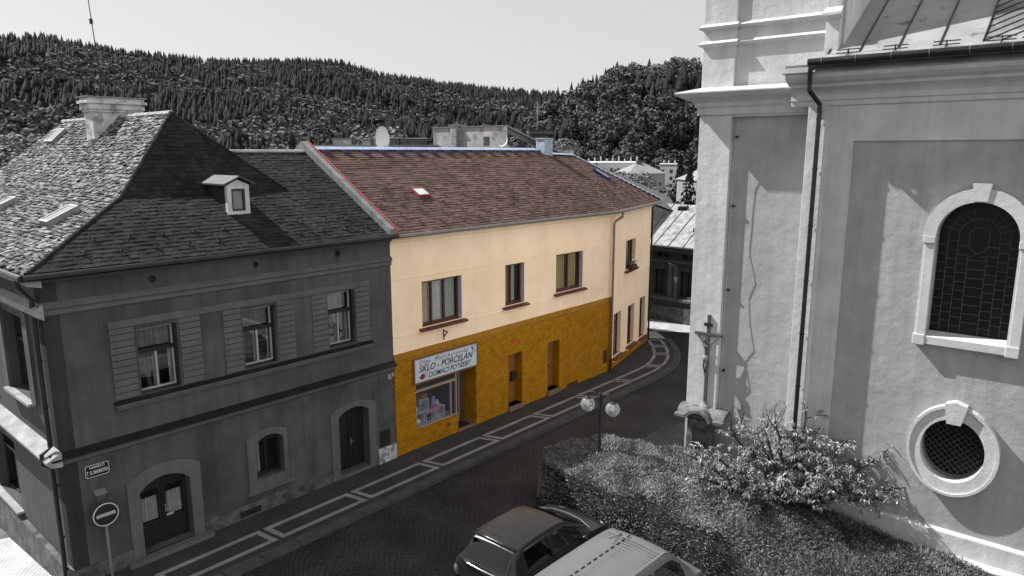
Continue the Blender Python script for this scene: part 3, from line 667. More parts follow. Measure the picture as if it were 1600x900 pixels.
def cwindow(x0, x1, z0, z1, vert, curt, rot=0, loc=(0, 0, 0), sill=True, transom=None, dep=.17):
    o = sash(hc, x0 + .01, x1 - .01, z0 + .01, z1 - .01, dep, fm=m_brown, fw=.07, vert=vert, curt=curt, rot=rot, loc=loc, transom=transom)
    if sill:
        MB().add([(x0 - .14, -.17, z0 - .04), (x1 + .14, -.17, z0 - .04), (x1 + .14, dep, z0 + .015), (x0 - .14, dep, z0 + .015), (x0 - .14, -.17, z0 - .10), (x1 + .14, -.17, z0 - .10), (x1 + .14, -.001, z0 - .09), (x0 - .14, -.001, z0 - .09)],
                 [(0, 1, 2, 3), (0, 4, 5, 1), (4, 7, 6, 5), (0, 3, 7, 4), (1, 5, 6, 2)]).build('sill', m_sill, o)
        MB().box(x0 - .12, x1 + .12, -.06, -.002, z0 - .2, z0 - .101).build('sill_moulding', m_peach, o)
    mb = MB(); rv = m_rev if not rot else m_peach; mb.slab([(x1 - .012, z0 + .02), (x1 - .003, z0 + .02), (x1 - .003, z1 - .003), (x1 - .012, z1 - .003)], [], .004, dep); mb.build('reveal', rv, o)
    return o
x0, x1, z0, z1 = cw[0]; cwindow(*cw[0], [x0 + .56, x0 + 1.12], [(x0 + .08, x0 + .52, z0 + .08, z1 - .05, 55, m_ycurt), (x0 + .60, x0 + 1.08, z0 + .08, z1 - .05, 55, m_gcurt), (x0 + 1.16, x1 - .08, z0 + .08, z1 - .05, 55, m_gcurt)])
x0, x1, z0, z1 = cw[1]; cwindow(*cw[1], [x0 + .48], [(x0 + .08, x0 + .46, z0 + .08, z1 - .05, 55, m_ycurt), (x0 + .55, x1 - .25, z0 + .08, z1 - .05, 55, m_gcurt)])
x0, x1, z0, z1 = cw[2]; cwindow(*cw[2], [x0 + .98], [(x0 + .08, x0 + .24, z0 + .08, z1 - .05, 55, m_ycurt), (x0 + .30, x0 + .92, z0 + .08, z1 - .05, 45, m_ycurt), (x0 + 1.05, x1 - .08, z0 + .08, z1 - .05, 55, m_ycurt)])
x0, x1, z0, z1 = cwin; cwindow(*cwin, [x0 + .55], [(x0 + .08, x0 + .35, z0 + .08, z1 - .05, 55, m_ycurt), (x0 + .95, x1 - .3, z0 + .08, z1 - .05, 55, m_gcurt)], REL, LC)
for x0, x1, z0, z1 in clow: cwindow(x0, x1, z0, z1, [x0 + .5], [(x0 + .08, x1 - .5, z0 + .08, z1 - .9, 55, m_gcurt)], REL, LC, transom=z1 - .55)
# brown doors
def cdoor(x0, x1, z0, z1, both):
    d = MB(); y = .28; xm = x0 + .36
    d.slab(rect(x0 + .01, x1 - .01, z0 + .01, z1 - .01), [rect(x0 + .08, xm - .04, z1 - .62, z1 - .08)], y, y + .05)
    d.box(xm - .02, xm + .02, y - .02, y, z0 + .02, z1 - .02); d.box(x0 + .06, xm - .06, y - .012, y, z0 + .12, z0 + .75); d.box(xm + .06, x1 - .06, y - .012, y, z0 + .12, z1 - .12)
    o = d.build('door', m_bdoor, hc, bevel=.005)
    MB().box(x0 + .08, xm - .04, y + .02, y + .03, z1 - .62, z1 - .08).build('door_glass', mat('dark_glass', .02, .1, spec=.6), o)
    MB().box(x0 - .03, x1 + .03, -.12, .28, z0 - .32, z0).build('doorstep', mat('step_stone', (.16, .10, .07), .85, .2, 4), o, bevel=.01)
    MB().box(xm + .04, xm + .1, y - .045, y - .013, z0 + .85, z0 + .95).build('handle', m_gut, o)
    return o
a_ = cdoor(*cdoors[0], True); b_ = cdoor(*cdoors[1], False)
MB().box(5.78, 5.98, .17, .267, 1.02, 1.38).build('letter_box', m_black, a_, bevel=.01)
MB().box(*hatch_[:2], .02, .06, *hatch_[2:]).build('meter_hatch', m_brown, hc)
MB().slab(rect(8.95, 9.68, -.02, .17), [], -.05, -.03).build('cellar_grille', m_brown, hc)
MB().box(2.2, 2.35, -.05, -.03, .34, .46).build('drain_cover', mat('rust', (.12, .06, .04), .8, .3, 5), hc)
n_ = MB(); n_.slab(chamf(5.58, 5.76, 2.54, 2.72, .05), [], -.048, -.037).build('house_number', mat('red_enamel', (.55, .04, .03), .4), hc)
# sign bracket above the shop
mb = MB(); mb.tube([(2.13, -.01, 3.80), (2.13, -.01, 3.42)], .02, 6); mb.tube([(2.13, -.02, 3.72), (2.13, -.20, 3.70)], .022, 6); mb.tube([(2.13, -.02, 3.50), (2.13, -.10, 3.6), (2.13, -.19, 3.69)], .02, 6)
mb.build('wall_bracket', m_brown, hc)
# shop front
m_sfr = mat('shop_frame', (.30, .21, .17), .5, .15, 4); m_sfr2 = mat('shop_frame_brown', (.17, .08, .045), .5, .2, 4)
mb = MB(); mb.slab([(.84, .62), (2.72, .62), (2.72, 2.22), (.84, 2.22)], [rect(.89, 2.42, .67, 1.86), rect(2.47, 2.67, .67, 1.86), rect(.89, 2.67, 1.94, 2.16)], .02, .09)
sf = mb.build('shop_window', m_sfr, hc, bevel=.006)
MB().add([(.87, .05, .65), (2.69, .05, .65), (2.69, .05, 2.2), (.87, .05, 2.2)], [(0, 1, 2, 3)]).build('shop_pane', glassmat('shop_glass', .9, .03, gmax=.3), sf)
mb = MB(); mb.add([(.84, .09, .64), (2.70, .09, .64), (2.70, 1.1, .64), (.84, 1.1, .64)], [(0, 1, 2, 3)]); mb.build('display_floor', mat('display_board', (.25, .25, .30), .7), sf)
mb = MB(); mb.add([(.84, 1.1, .6), (2.70, 1.1, .6), (2.70, 1.1, 2.22), (.84, 1.1, 2.22)], [(0, 1, 2, 3)])
mb.add([(.841, .1, .6), (.841, 1.1, .6), (.841, 1.1, 2.22), (.841, .1, 2.22)], [(0, 1, 2, 3)]); mb.add([(2.70, .1, .6), (2.70, 1.1, .6), (2.70, 1.1, 2.22), (2.70, .1, 2.22)], [(0, 1, 2, 3)])
mb.add([(.84, .1, 2.219), (2.70, .1, 2.219), (2.70, 1.1, 2.219), (.84, 1.1, 2.219)], [(0, 1, 2, 3)])
mb.build('interior', mat('shop_dark', (.02, .02, .03), .9), sf)
# recessed shop entrance
mb = MB(); mb.slab(rect(2.74, 3.36, .10, 2.14), [rect(2.82, 3.28, .45, 2.05)], .55, .60); sd_ = mb.build('shop_door', mat('blue_grey_frame', (.16, .19, .26), .45), hc, bevel=.006)
MB().box(2.82, 3.28, .57, .58, .45, 2.05).build('door_glass', mat('dark_glass', .02, .1, spec=.6), sd_)
MB().tube([(3.24, .53, 1.0), (3.24, .50, 1.0), (3.24, .50, 1.25), (3.24, .53, 1.25)], .01, 6).build('handle', m_flash, sd_)
m_dbr = mat('entry_lining', (.10, .055, .02), .8, .2, 4)
mb = MB(); mb.box(3.36, 3.62, .552, .6, .06, 2.22); mb.box(2.722, 3.62, .552, .6, 2.14, 2.219); mb.build('entrance_lining', m_dbr, hc)
MB().box(2.72, 3.62, -.06, .9, -.1, .065).build('entrance_step', MATS['step_stone'], hc, bevel=.01)
MB().box(2.85, 3.4, .05, .45, .066, .08).build('door_mat', m_black, hc)
# roof
def CF(x, y, z=0.0): return (BX + x * math.cos(REL) - y * math.sin(REL), x * math.sin(REL) + y * math.cos(REL), z)
tn = .566
eb = (BX + .035, -.25, 7.10)            # eave at the bend
rA0 = (0, 4.2, 9.62); hipT = (11.52, 4.2, 9.62)
pA = [(0, -.25, 7.10), (eb[0], -.25, 7.10), hipT, rA0]
def cz(y): return 7.10 + tn * (y + .25)
pC = [CF(-.035, -.25, 7.10), CF(6.55, -.30, cz(-.30)), CF(5.2, 2.6, cz(2.6)), CF(4.4, 3.72, cz(3.72)), hipT]
pD = [CF(6.55, -.30, 7.14), CF(4.4, 3.72, 9.35), CF(3.4, 8.3, 7.1), CF(4.95, 8.3, 7.1)]
pCb = [CF(4.4, 3.72, 9.35), CF(1.7, 3.84, 9.41), CF(1.7, 8.3, 7.1), CF(3.4, 8.3, 7.1)]
pAb = [rA0, hipT, (12.9, 8.3, 7.1), (0, 8.3, 7.1)]
mb = MB(); [sheet(mb, p, .02) for p in (pA, pC, pD, pCb, pAb)]
croof = mb.build('roof', m_under, hc)
mb = MB(); tile_plane(mb, pA, (1, 0, 0), .30, .145, .022, .004, 11); tile_plane(mb, pC, (math.cos(REL), math.sin(REL), 0), .30, .145, .022, .004, 12)
tile_plane(mb, pAb, (1, 0, 0), .30, .16, .02, .004, 13)
mb.build('shingles', m_ctile, croof)
mb = MB(); tile_plane(mb, pD, (Vector(CF(6.6, 8)) - Vector(CF(6.55, -.3))), .30, .16, .02, .004, 14); tile_plane(mb, pCb, (math.cos(REL), math.sin(REL), 0), .30, .16, .02, .004, 15); mb.build('shingles', m_ctile, croof)
mb = MB()
for a_, b_ in ((rA0, hipT),):
    mb.add([(a_[0], 4.03, 9.60), (11.9, 4.03, 9.60), (11.9, 4.2, 9.70), (a_[0], 4.2, 9.70), (a_[0], 4.37, 9.60), (11.9, 4.37, 9.60)], [(0, 1, 2, 3), (3, 2, 5, 4)])
mb.build('ridge_flashing', m_bluef, croof)
# ridge vents, coloured navy for the shadows below the ridge
for i in range(15):
    x = .45 + i * .80; MB().box(x, x + .30, 3.86, 4.04, 9.46, 9.597).build('ridge_vent', mat('vent_shadow_navy', (.03, .03, .07), .6), croof)
def strip_cap(a, b, name, w_=.09, h=.05, m_=m_bluef):
    a, b = Vector(a), Vector(b); d = (b - a).normalized(); s_ = d.cross(Vector((0, 0, 1))).normalized() * w_; u = Vector((0, 0, h))
    mb = MB(); mb.add([a - s_, b - s_, b + u, a + u, a + s_, b + s_], [(0, 1, 2, 3), (3, 2, 5, 4)]); return mb.build(name, m_, croof)
strip_cap(CF(4.4, 3.72, 9.36), CF(1.95, 3.84, 9.42), 'ridge_flashing', .13, .07)
strip_cap(CF(6.55, -.30, 7.16), CF(5.2, 2.6, cz(2.6) + .02), 'hip_flashing', .07, .05); strip_cap(CF(5.2, 2.6, cz(2.6) + .02), CF(4.4, 3.72, 9.36), 'hip_flashing', .07, .05)
# red edge along the party wall
mb = MB(); mb.add([(.002, -.28, 7.12), (.10, -.28, 7.12), (.10, 4.2, 9.66), (.002, 4.2, 9.66), (.002, -.28, 7.31), (.002, 4.12, 9.90), (.045, -.28, 7.31), (.045, 4.12, 9.90)], [(0, 1, 6, 4), (1, 2, 7, 6), (4, 6, 7, 5)])
mb.build('verge_flashing', m_redf, croof)
# chimney at the bend
cx, cy, _ = CF(1.55, 3.95); mb = MB(); mb.box(cx - .3, cx + .3, cy - .22, cy + .28, 9.1, 10.1); q = mb.build('chimney', mat('blue_grey_brick', (.30, .36, .46), .85, .3, 6, .5, 14, c2=(.5, .5, .5), c2s=5), croof)
MB().box(cx - .34, cx + .34, cy - .26, cy + .32, 10.1, 10.15).build('chimney_cap', mat('cement', .35, .9, .2, 4), q)
uC = Vector((0, .870, .492)); nC_ = Vector((0, -.492, .870))
skylight(croof, (2.64, 1.57, cz(1.57) + .01), nC_, uC, .55, .5, mat('red_steel', (.22, .04, .04), .4), mat('milky_glass', (.55, .6, .6), .2, spec=.7), .09)
rc = lambda v: Vector((v[0] * math.cos(REL) - v[1] * math.sin(REL), v[0] * math.sin(REL) + v[1] * math.cos(REL), v[2]))
sk = skylight(croof, CF(4.0, 2.05, cz(2.05) + .01), rc(nC_), rc(uC), .5, .85, mat('navy_steel', (.03, .04, .10), .4), mat('blue_glass', (.08, .12, .22), .1, spec=.8), .13)
# gutter + downpipe
MB().tube([(0.02, -.33, 7.04), (BX + .05, -.33, 7.04), CF(6.5, -.36, 7.06)], .065, 10).build('gutter', m_cgut, croof)
mb = MB(); dp = BX + .05
mb.tube([(dp + .1, -.36, 7.0), (dp + .1, -.36, 6.82), (dp - .1, -.14, 6.62), (dp - .16, -.12, 6.5), (dp - .16, -.12, .55)], .05, 10)
for z in (6.1, 4.9, 3.7, 2.5, 1.3): mb.lathe([(.062, z - .02), (.062, z + .02)], (dp - .16, -.12, 0), 10)
dpo = mb.build('downpipe', m_cgut, hc)
MB().tube([(dp - .16, -.12, .56), (dp - .16, -.12, -.02)], .062, 10).build('downpipe_boot', m_brown, dpo)
mb = MB(); q_ = CF(5.82, -.05); mb.tube([(q_[0], q_[1], 7.0), (q_[0], q_[1], -.3)], .05, 8); mb.build('downpipe', m_gut, hc)
pts = []
for j in range(5):
    y = .15 + j * .42
    for k in range(13): 
        x = .45 + k * .9 + (.45 if j % 2 else 0)
        if j < 4 or k % 2: pts.append(((x, y, cz(y) + .02), (0, .87, .5)))
for j in range(4):
    y = .15 + j * .42
    for k in range(6):
        p = CF(.5 + k * .9 + (.45 if j % 2 else 0), y, cz(y) + .02); pts.append((p, tuple(rc(Vector((0, .87, .5))))))
snow_guards(croof, pts[:100], mat('dark_red_steel', (.05, .025, .02), .5))

# ---- shop sign, goods and flowers
ss = thing('shop_sign', 'long white shop sign with dark slanted serif lettering above the display window', 'shop sign', SW(2.18, -.04, 2.62), AS)
m_swh = mat('sign_white', (.50, .54, .56), .5, .06, 2); m_ink = mat('sign_ink', (.02, .025, .06), .5); m_ink2 = mat('sign_plum', (.10, .05, .07), .6)
MB().slab(rect(-1.41, 1.42, -.385, .385), [], -.05, 0).build('board', m_swh, ss)
MB().slab(rect(-1.46, 1.47, -.435, .435), [rect(-1.41, 1.42, -.384, .384)], -.07, 0).build('sign_frame', m_sfr2, ss)
RT = (R(90), 0, 0)
text_mesh('Olga  Melicharovská', .20, 'lettering', m_ink2, ss, (-1.24, -.053, .185), RT, shear=.35, xs=1.0, spacing=1.32)
text_mesh('SKLO - PORCELÁN', .30, 'lettering', m_ink, ss, (-1.24, -.053, -.065), RT, shear=.28, bold=.004, xs=.965)
text_mesh('DOMÁCÍ POTŘEBY', .255, 'lettering', m_ink, ss, (-.84, -.053, -.315), RT, shear=.28, bold=.002, xs=.89)
mb = MB()
for k in range(7):
    a = k * .9; mb.slab(circ(-1.08 + .055 * math.cos(a), -.22 + .05 * math.sin(a), .05, 8), [], -.054 - k * .0004, -.0505)
mb.build('rose_emblem', mat('rose', (.14, .03, .05), .6), ss)
mb = MB()
for x, z in ((-1.20, -.24), (-1.15, -.30), (1.18, .30), (1.24, .25), (1.30, .33), (1.33, .12), (1.27, .18), (1.20, .20)): mb.slab([(x - .02, z), (x, z - .035), (x + .03, z), (x, z + .05)], [], -.0535, -.0505)
mb.slab([(1.16, .28), (1.19, .22), (1.22, .26), (1.20, .36)], [], -.0535, -.0505)
mb.tube([(-.90, -.055, -.2), (-.98, -.055, -.13), (-.92, -.055, -.08), (-.86, -.055, -.12), (-.94, -.055, -.3)], .006, 4)
mb.build('leaf_ornament', mat('ornament', (.04, .04, .06), .6), ss)

m_cube = mat('shelf_board', (.42, .46, .54), .6)
def cube_shelf(x, z, label):
    t = thing('display_cube', label, 'display cube', SW(x, .33, z), AS, 'open display cubes in the shop window')
    w_ = .40; e = .02
    MB().box(-w_ / 2, w_ / 2, -.17, .17, 0, e).build('bottom_board', m_cube, t); MB().box(-w_ / 2, w_ / 2, -.17, .17, .42 - e, .42).build('top_board', m_cube, t)
    MB().box(-w_ / 2, -w_ / 2 + e, -.17, .17, e, .42 - e).build('side_board', m_cube, t); MB().box(w_ / 2 - e, w_ / 2, -.17, .17, e, .42 - e).build('side_board', m_cube, t)
    MB().box(-w_ / 2 + e, w_ / 2 - e, .15, .17, e, .42 - e).build('back_board', m_cube, t)
for x, z, l in ((1.16, .645, 'lower left open display cube in the shop window'), (1.62, .645, 'middle lower display cube below the pink cloth'), (2.08, .645, 'lower right display cube beside the window post'), (1.36, 1.07, 'upper display cube carrying the basket in the shop window')): cube_shelf(x, z, l)
def pot(name, label, cat, x, y, z, prof, m_, grp=None):
    o = MB().lathe(prof, (0, 0, 0), 16).build(name, m_, None, SW(x, y, z), 0, smooth=True); tag(o, label, cat, grp); return o
pot('vase', 'tall lilac vase standing on the pink cloth in the shop window', 'vase', 1.86, .30, 1.066, [(.05, 0), (.09, .05), (.10, .22), (.06, .30), (.075, .38)], mat('lilac', (.30, .16, .42), .4))
pot('jug', 'pale jug beside the lilac vase in the shop window', 'jug', 2.06, .32, 1.066, [(.05, 0), (.08, .05), (.07, .14), (.055, .2)], mat('pale_china', (.42, .42, .45), .3))
pot('basket', 'orange-brown basket on the upper display cube', 'basket', 1.44, .32, 1.491, [(.09, 0), (.13, .06), (.15, .13), (.12, .14)], mat('wicker', (.34, .14, .04), .8, .4, 20))
pot('candle_holder', 'small dark ornament left of the basket on the upper display cube', 'ornament', 1.24, .32, 1.491, [(.04, 0), (.02, .06), (.05, .12), (.03, .16)], mat('brass_dark', (.20, .14, .08), .4, metal=.5))
o = MB().lathe([(.001, 0), (.06, -.012), (.105, -.03), (.11, -.03), (.06, -.004), (.001, .008)], (0, 0, 0), 22, 'y').build('plate', mat('white_china', (.62, .65, .66), .3), None, SW(1.05, .27, 1.185), AS, smooth=True); tag(o, 'round white plate standing on the lower left display cube', 'plate')
pot('bowl', 'blue-grey bowl inside the upper display cube', 'bowl', 1.36, .30, 1.092, [(.04, 0), (.09, .06), (.11, .1), (.10, .1)], mat('blue_china', (.18, .25, .36), .3))
pot('tureen', 'white tureen inside the lower left display cube', 'tureen', 1.16, .30, .667, [(.05, 0), (.11, .05), (.10, .12), (.02, .17)], mat('white_china', (.6, .6, .6), .3))
pot('teapot', 'dark teapot inside the middle lower display cube', 'teapot', 1.62, .30, .667, [(.05, 0), (.11, .06), (.09, .14), (.02, .18)], mat('dark_glaze', (.05, .02, .04), .3))
cl = MB(); nx = 26; vs = []
for i in range(nx + 1):
    x = 1.44 + .62 * i / nx; vs += [(x - 1.75, -.19 + .01 * math.sin(i * 1.3), -.10 - .04 * math.sin(i * .9)), (x - 1.75, -.175, .006), (x - 1.75, .15, .006)]
cl.add(vs, [(3 * i + j, 3 * i + j + 1, 3 * i + j + 4, 3 * i + j + 3) for i in range(nx) for j in (0, 1)])
tag(cl.build('display_cloth', mat('pink_cloth', (.42, .17, .27), .9), None, SW(1.75, .33, 1.064), AS), 'pink cloth draped over the lower display cubes', 'cloth')
# flower box with a pinwheel on the far upper window
fx = thing('flower_box', 'small box of red and yellow flowers on the sill of the far upper window', 'flower box', (0, 0, 0), AB)
p_ = CF(2.75, -.06); P_ = SW(p_[0], p_[1], 4.18); fx.location = P_
MB().box(-.42, .42, -.09, .09, .0, .15).build('box', m_brown, fx, bevel=.01)
rnd = random.Random(8)
for nm, mcol, k in (('leaves', mat('flower_leaves', (.05, .07, .03), .8), 60), ('red_flowers', mat('red_petals', (.40, .03, .03), .6), 26), ('yellow_flowers', mat('yellow_petals', (.7, .35, .03), .6), 14), ('purple_flowers', mat('purple_petals', (.10, .03, .16), .6), 16)):
    mb = MB()
    for _ in range(k):
        c = Vector((rnd.uniform(-.4, .4), rnd.uniform(-.12, .1), rnd.uniform(.15, .36))); q = Matrix.Rotation(rnd.uniform(0, 6), 3, 'X') @ Matrix.Rotation(rnd.uniform(0, 6), 3, 'Z'); s_ = .035
        mb.add([c + q @ Vector(v) for v in ((-s_, 0, 0), (0, -s_, 0), (s_, 0, 0), (0, s_, 0))], [(0, 1, 2, 3)])
    mb.build(nm, mcol, fx)
pw = thing('pinwheel', 'white and blue toy pinwheel stuck in the flower box', 'pinwheel', (P_[0], P_[1], P_[2] + .15), AB)
MB().tube([(-.05, 0, 0), (-.05, 0, .33)], .008, 6).build('stick', m_wframe, pw)
mb = MB()
for k in range(4):
    a = k * math.pi / 2 + .5; c, s_ = math.cos(a), math.sin(a); mb.add([(-.05, -.02, .34), (-.05 + .19 * c, -.03, .34 + .19 * s_), (-.05 + .12 * c - .07 * s_, -.05, .34 + .12 * s_ + .07 * c)], [(0, 1, 2)])
mb.build('vanes', mat('vane_white', (.75, .78, .85), .5), pw)

# ============================================================ CHURCH
chu = thing('church', 'tall pale plastered church with a square tower, big arched window and oval window', 'church', CW(0, 0), AC)
def plaster(name, v, **k): return mat(name, v, .92, .12, 1.3, .6, 3.4, streak=.16, bd=.03, c2=v * .92, c2s=.7, c2t=(.44, .62), **k)
m_cl = plaster('light_church_plaster', .52); m_cdk = plaster('darker_church_plaster', .34); m_cw = mat('church_stone_trim', .50, .88, .12, 1.5, .4, 9, streak=.08)
m_grille = mat('window_grille', .05, .6, .2, 6); m_lead = mat('lead_came', .10, .5, .2, 6, metal=.4)
m_stain = mat('leaded_glass', .006, .35, .5, 3, spec=.25)
NX0, NX1 = -1.49, 13.0
aw = arch(1.52, 3.10, 5.28, 7.62, 8.42, 22)
ocx, ocz = 2.33, 2.60
def oval(a, b, n_=40): return [(ocx + a * math.cos(2 * math.pi * k / n_), ocz + b * math.sin(2 * math.pi * k / n_)) for k in range(n_)]
# nave wall: light frame zone and darker recessed field
mb = MB(); mb.slab([(-1.03, -.2), (-.45, -.2), (-.45, 9.77), (NX1, 9.77), (NX1, 10.62), (-1.03, 10.62)], [], 0, .05); mb.build('wall_frame', m_cl, chu)
aw2 = arch(5.9, 7.48, 5.28, 7.62, 8.42, 22); ov2 = [(x + 4.38, z) for x, z in oval(.655, .77)]
mb = MB(); mb.slab(rect(-.45, NX1, -.2, 9.77), [aw, oval(.655, .77), aw2, ov2], .045, .55); mb.build('nave_wall', m_cdk, chu)
mb = MB(); mb.box(NX0, -1.03, -.24, .5, -.2, 10.62); mb.build('corner_pilaster', m_cl, chu, bevel=.01)
mb = MB(); mb.add([(NX0, .5, -.2), (NX0, .5, 11.4), (NX0, 3.9, 11.4), (NX0, 3.9, -.2)], [(0, 1, 2, 3)]); mb.box(NX1 - .3, NX1, .05, 9, -.2, 11.4); mb.build('side_wall', m_cl, chu)
# entablature
prof = [(0, 10.61), (-.05, 10.63), (-.05, 10.74), (-.09, 10.76), (-.09, 10.88), (-.14, 10.95), (-.24, 11.02), (-.34, 11.06), (-.34, 11.13), (-.48, 11.18), (-.58, 11.26), (-.62, 11.33), (-.62, 11.37), (.5, 11.42)]
MB().extrude_x(prof, NX0 - .50, NX1).build('cornice', m_cl, chu)
mb = MB(); mb.extrude_x([(-.655, 11.36), (-.66, 11.385), (-.50, 11.52), (-.50, 11.58), (.1, 11.64)], NX0 - .55, NX1); mb.build('cornice_sheet', m_flash, chu)
# plinth with its sun-lit ledge
mb = MB(); mb.extrude_x([(-.07, -.2), (-.07, .50), (-.055, .535), (.044, .56), (.044, -.2)], -1.02, NX1); mb.extrude_x([(-.31, -.2), (-.31, .50), (-.29, .535), (-.242, .56), (-.242, -.2)], NX0 - .06, -1.021); mb.build('plinth', m_cl, chu)
struct(MB().box(NX0 - .3, NX1, -.42, -.072, -.16, .03).build('gravel_strip', mat('pale_gravel', .5, .95, .3, 8, .8, 60), None, CW(0, 0), AC))
# arched window surround
oa_, ia_ = arch(1.27, 3.35, 7.62, 7.63, 8.72, 26)[2:], arch(1.52, 3.10, 7.62, 7.63, 8.42, 26)[2:]
mb = MB(); mb.slab(oa_ + ia_[::-1], [], -.13, .05); mb.build('arch_surround', m_cw, chu, bevel=.012)
mb = MB(); mb.slab([(2.17, 8.44), (2.43, 8.44), (2.49, 8.83), (2.12, 8.83)], [], -.16, .04); mb.build('keystone', m_cw, chu, bevel=.012)
for xa, xb in ((1.27, 1.52), (3.10, 3.35)):
    mb = MB(); mb.box(xa + .05, xb - .001, -.11, .05, 5.29, 7.45); ja = mb.build('jamb', m_cw, chu, bevel=.01)
    MB().box(xa, xb, -.15, .05, 7.45, 7.62).build('impost', m_cw, ja, bevel=.012); MB().box(xa, xb, -.15, .05, 5.04, 5.289).build('base_block', m_cw, ja, bevel=.012)
    MB().box(xa + .001, xa + .05, -.05, .05, 5.29, 7.45).build('outer_fillet', m_cw, ja)
mb = MB(); mb.add([(1.52, -.13, 5.26), (3.10, -.13, 5.26), (3.10, .3, 5.33), (1.52, .3, 5.33), (1.52, -.13, 5.08), (3.10, -.13, 5.08), (3.10, .04, 5.06), (1.52, .04, 5.06)], [(0, 1, 2, 3), (0, 4, 5, 1), (4, 7, 6, 5)]); mb.build('window_sill', m_cw, chu)
# leaded glazing
def leaded(cx, parent):
    g = MB(); g.slab([(x + cx - 2.31, z) for x, z in aw], [], .36, .38); o = g.build('leaded_window', m_stain, parent)
    mb = MB(); y = .352; r_ = .0075; rows = [5.50 + .21 * k for k in range(10)]; xs = [cx - .60, cx - .40, cx - .18, cx + .18, cx + .40, cx + .60]
    for x in xs: mb.tube([(x, y, 5.30), (x, y, 7.62 if abs(x - cx) > .3 else 7.1)], r_, 4)
    for i, (a, b) in enumerate(zip([cx - .79] + xs, xs + [cx + .79])):
        for z in rows:
            zz = z + (.10 if i % 2 else 0)
            if zz < 7.6 and not (i == 3 and zz > 7.15): mb.tube([(a, y, zz), (b, y, zz)], r_, 4)
    for rad in (.60, .40, .20):
        mb.tube([(cx + rad * math.cos(t), y, 7.62 + rad * math.sin(t)) for t in [math.pi * k / 16 for k in range(17)]], r_, 4)
    for k in range(1, 12):
        t = math.pi * k / 12; mb.tube([(cx + .40 * math.cos(t), y, 7.62 + .40 * math.sin(t)), (cx + .79 * math.cos(t), y, 7.62 + .79 * math.sin(t))], r_, 4)
    mb.tube([(cx - .2, y, 7.1), (cx, y, 7.22), (cx + .2, y, 7.1)], r_, 4); mb.tube([(cx - .2, y, 7.62), (cx - .17, y, 7.34), (cx, y, 7.22), (cx + .17, y, 7.34), (cx + .2, y, 7.62)], r_, 4)
    mb.build('lead_cames', m_lead, o)
    b = MB(); yb = .30
    for zz in (5.75, 6.38, 7.0): b.box(cx - .79, cx + .79, yb, yb + .02, zz, zz + .02)
    return o
leaded(2.31, chu)
g = MB(); g.slab([(x + 4.38, z) for x, z in aw], [], .36, .38); g.build('leaded_window', m_stain, chu)
# oval window
mb = MB(); mb.slab(oval(.89, 1.06), [oval(.655, .77)], -.13, .05); mb.build('oval_surround', m_cw, chu, bevel=.012)
mb = MB(); mb.slab(oval(.94, 1.11), [oval(.875, 1.045)], -.165, .05); mb.build('oval_moulding', m_cw, chu, bevel=.012)
mb = MB(); mb.slab([(2.17, 3.28), (2.46, 3.28), (2.56, 3.74), (2.31, 3.82), (2.10, 3.74)], [], -.22, .04); mb.build('keystone', m_cw, chu, bevel=.02)
MB().slab(oval(.66, .78), [], .42, .43).build('oval_pane', m_stain, chu)
mb = MB(); mb.slab([(x + 4.38, z) for x, z in oval(.89, 1.06)], [ov2], -.10, .05); mb.build('oval_surround', m_cw, chu)
mb = MB()
for k in range(-13, 14):
    for sg in (-1, 1):
        # diagonal wires clipped to the oval
        c = k * .105; pts_ = []
        for i in range(61):
            u = -1.3 + 2.6 * i / 60; x = u; z = sg * u + c * 1.414
            if (x / .65) ** 2 + (z / .765) ** 2 < 1: pts_.append((ocx + x, .16, ocz + z))
        if len(pts_) > 1: mb.tube([pts_[0], pts_[-1]], .008, 4)
mb.build('window_grille', m_grille, chu)
# nave roof
RX0 = -1.30; zt = lambda y: 11.86 + .665 * (y - .2)
mb = MB(); mb.add([(NX0 - .1, -.66, 11.60), (NX1, -.66, 11.60), (NX1, .2, 11.85), (RX0, .2, 11.85), (RX0, .52, 11.86)], [(0, 1, 2, 3), (0, 3, 4)]); 
mb.build('roof_apron', mat('pale_sheet', .30, .55, .25, 2.5, .25, 6, metal=.15, streak=.2), chu)
m_zinc = mat('spotted_zinc', .27, .5, .18, 1.2, .2, 5, metal=.2, c2=.12, c2s=2.6, c2t=(.60, .68))
mb = MB(); mb.add([(RX0, .2, zt(.2)), (1.95, .2, zt(.2)), (1.95, 7.5, zt(7.5)), (RX0, 7.5, zt(7.5))], [(0, 1, 2, 3)]); mb.build('roof_field', m_zinc, chu)
m_old = mat('old_patterned_sheet', .13, .65, .30, 1.4, .4, 7, c2=.19, c2s=1.4, c2t=(.5, .6))
mb = MB(); mb.add([(1.951, .2, zt(.2)), (NX1, .2, zt(.2)), (NX1, 7.5, zt(7.5)), (1.951, 7.5, zt(7.5))], [(0, 1, 2, 3)]); mb.build('roof_field', m_old, chu)
for x in (RX0 + .03, -.55, .28, 1.12, 1.95):
    mb = MB(); mb.add([(x - .018, .21, zt(.2)), (x + .018, .21, zt(.2)), (x + .018, 7.5, zt(7.5)), (x - .018, 7.5, zt(7.5)), (x - .008, .21, zt(.2) + .055), (x + .008, .21, zt(.2) + .055), (x + .008, 7.5, zt(7.5) + .055), (x - .008, 7.5, zt(7.5) + .055)], [(0, 4, 7, 3), (4, 5, 6, 7), (5, 1, 2, 6), (0, 1, 5, 4)])
    mb.build('standing_seam', m_gut, chu)
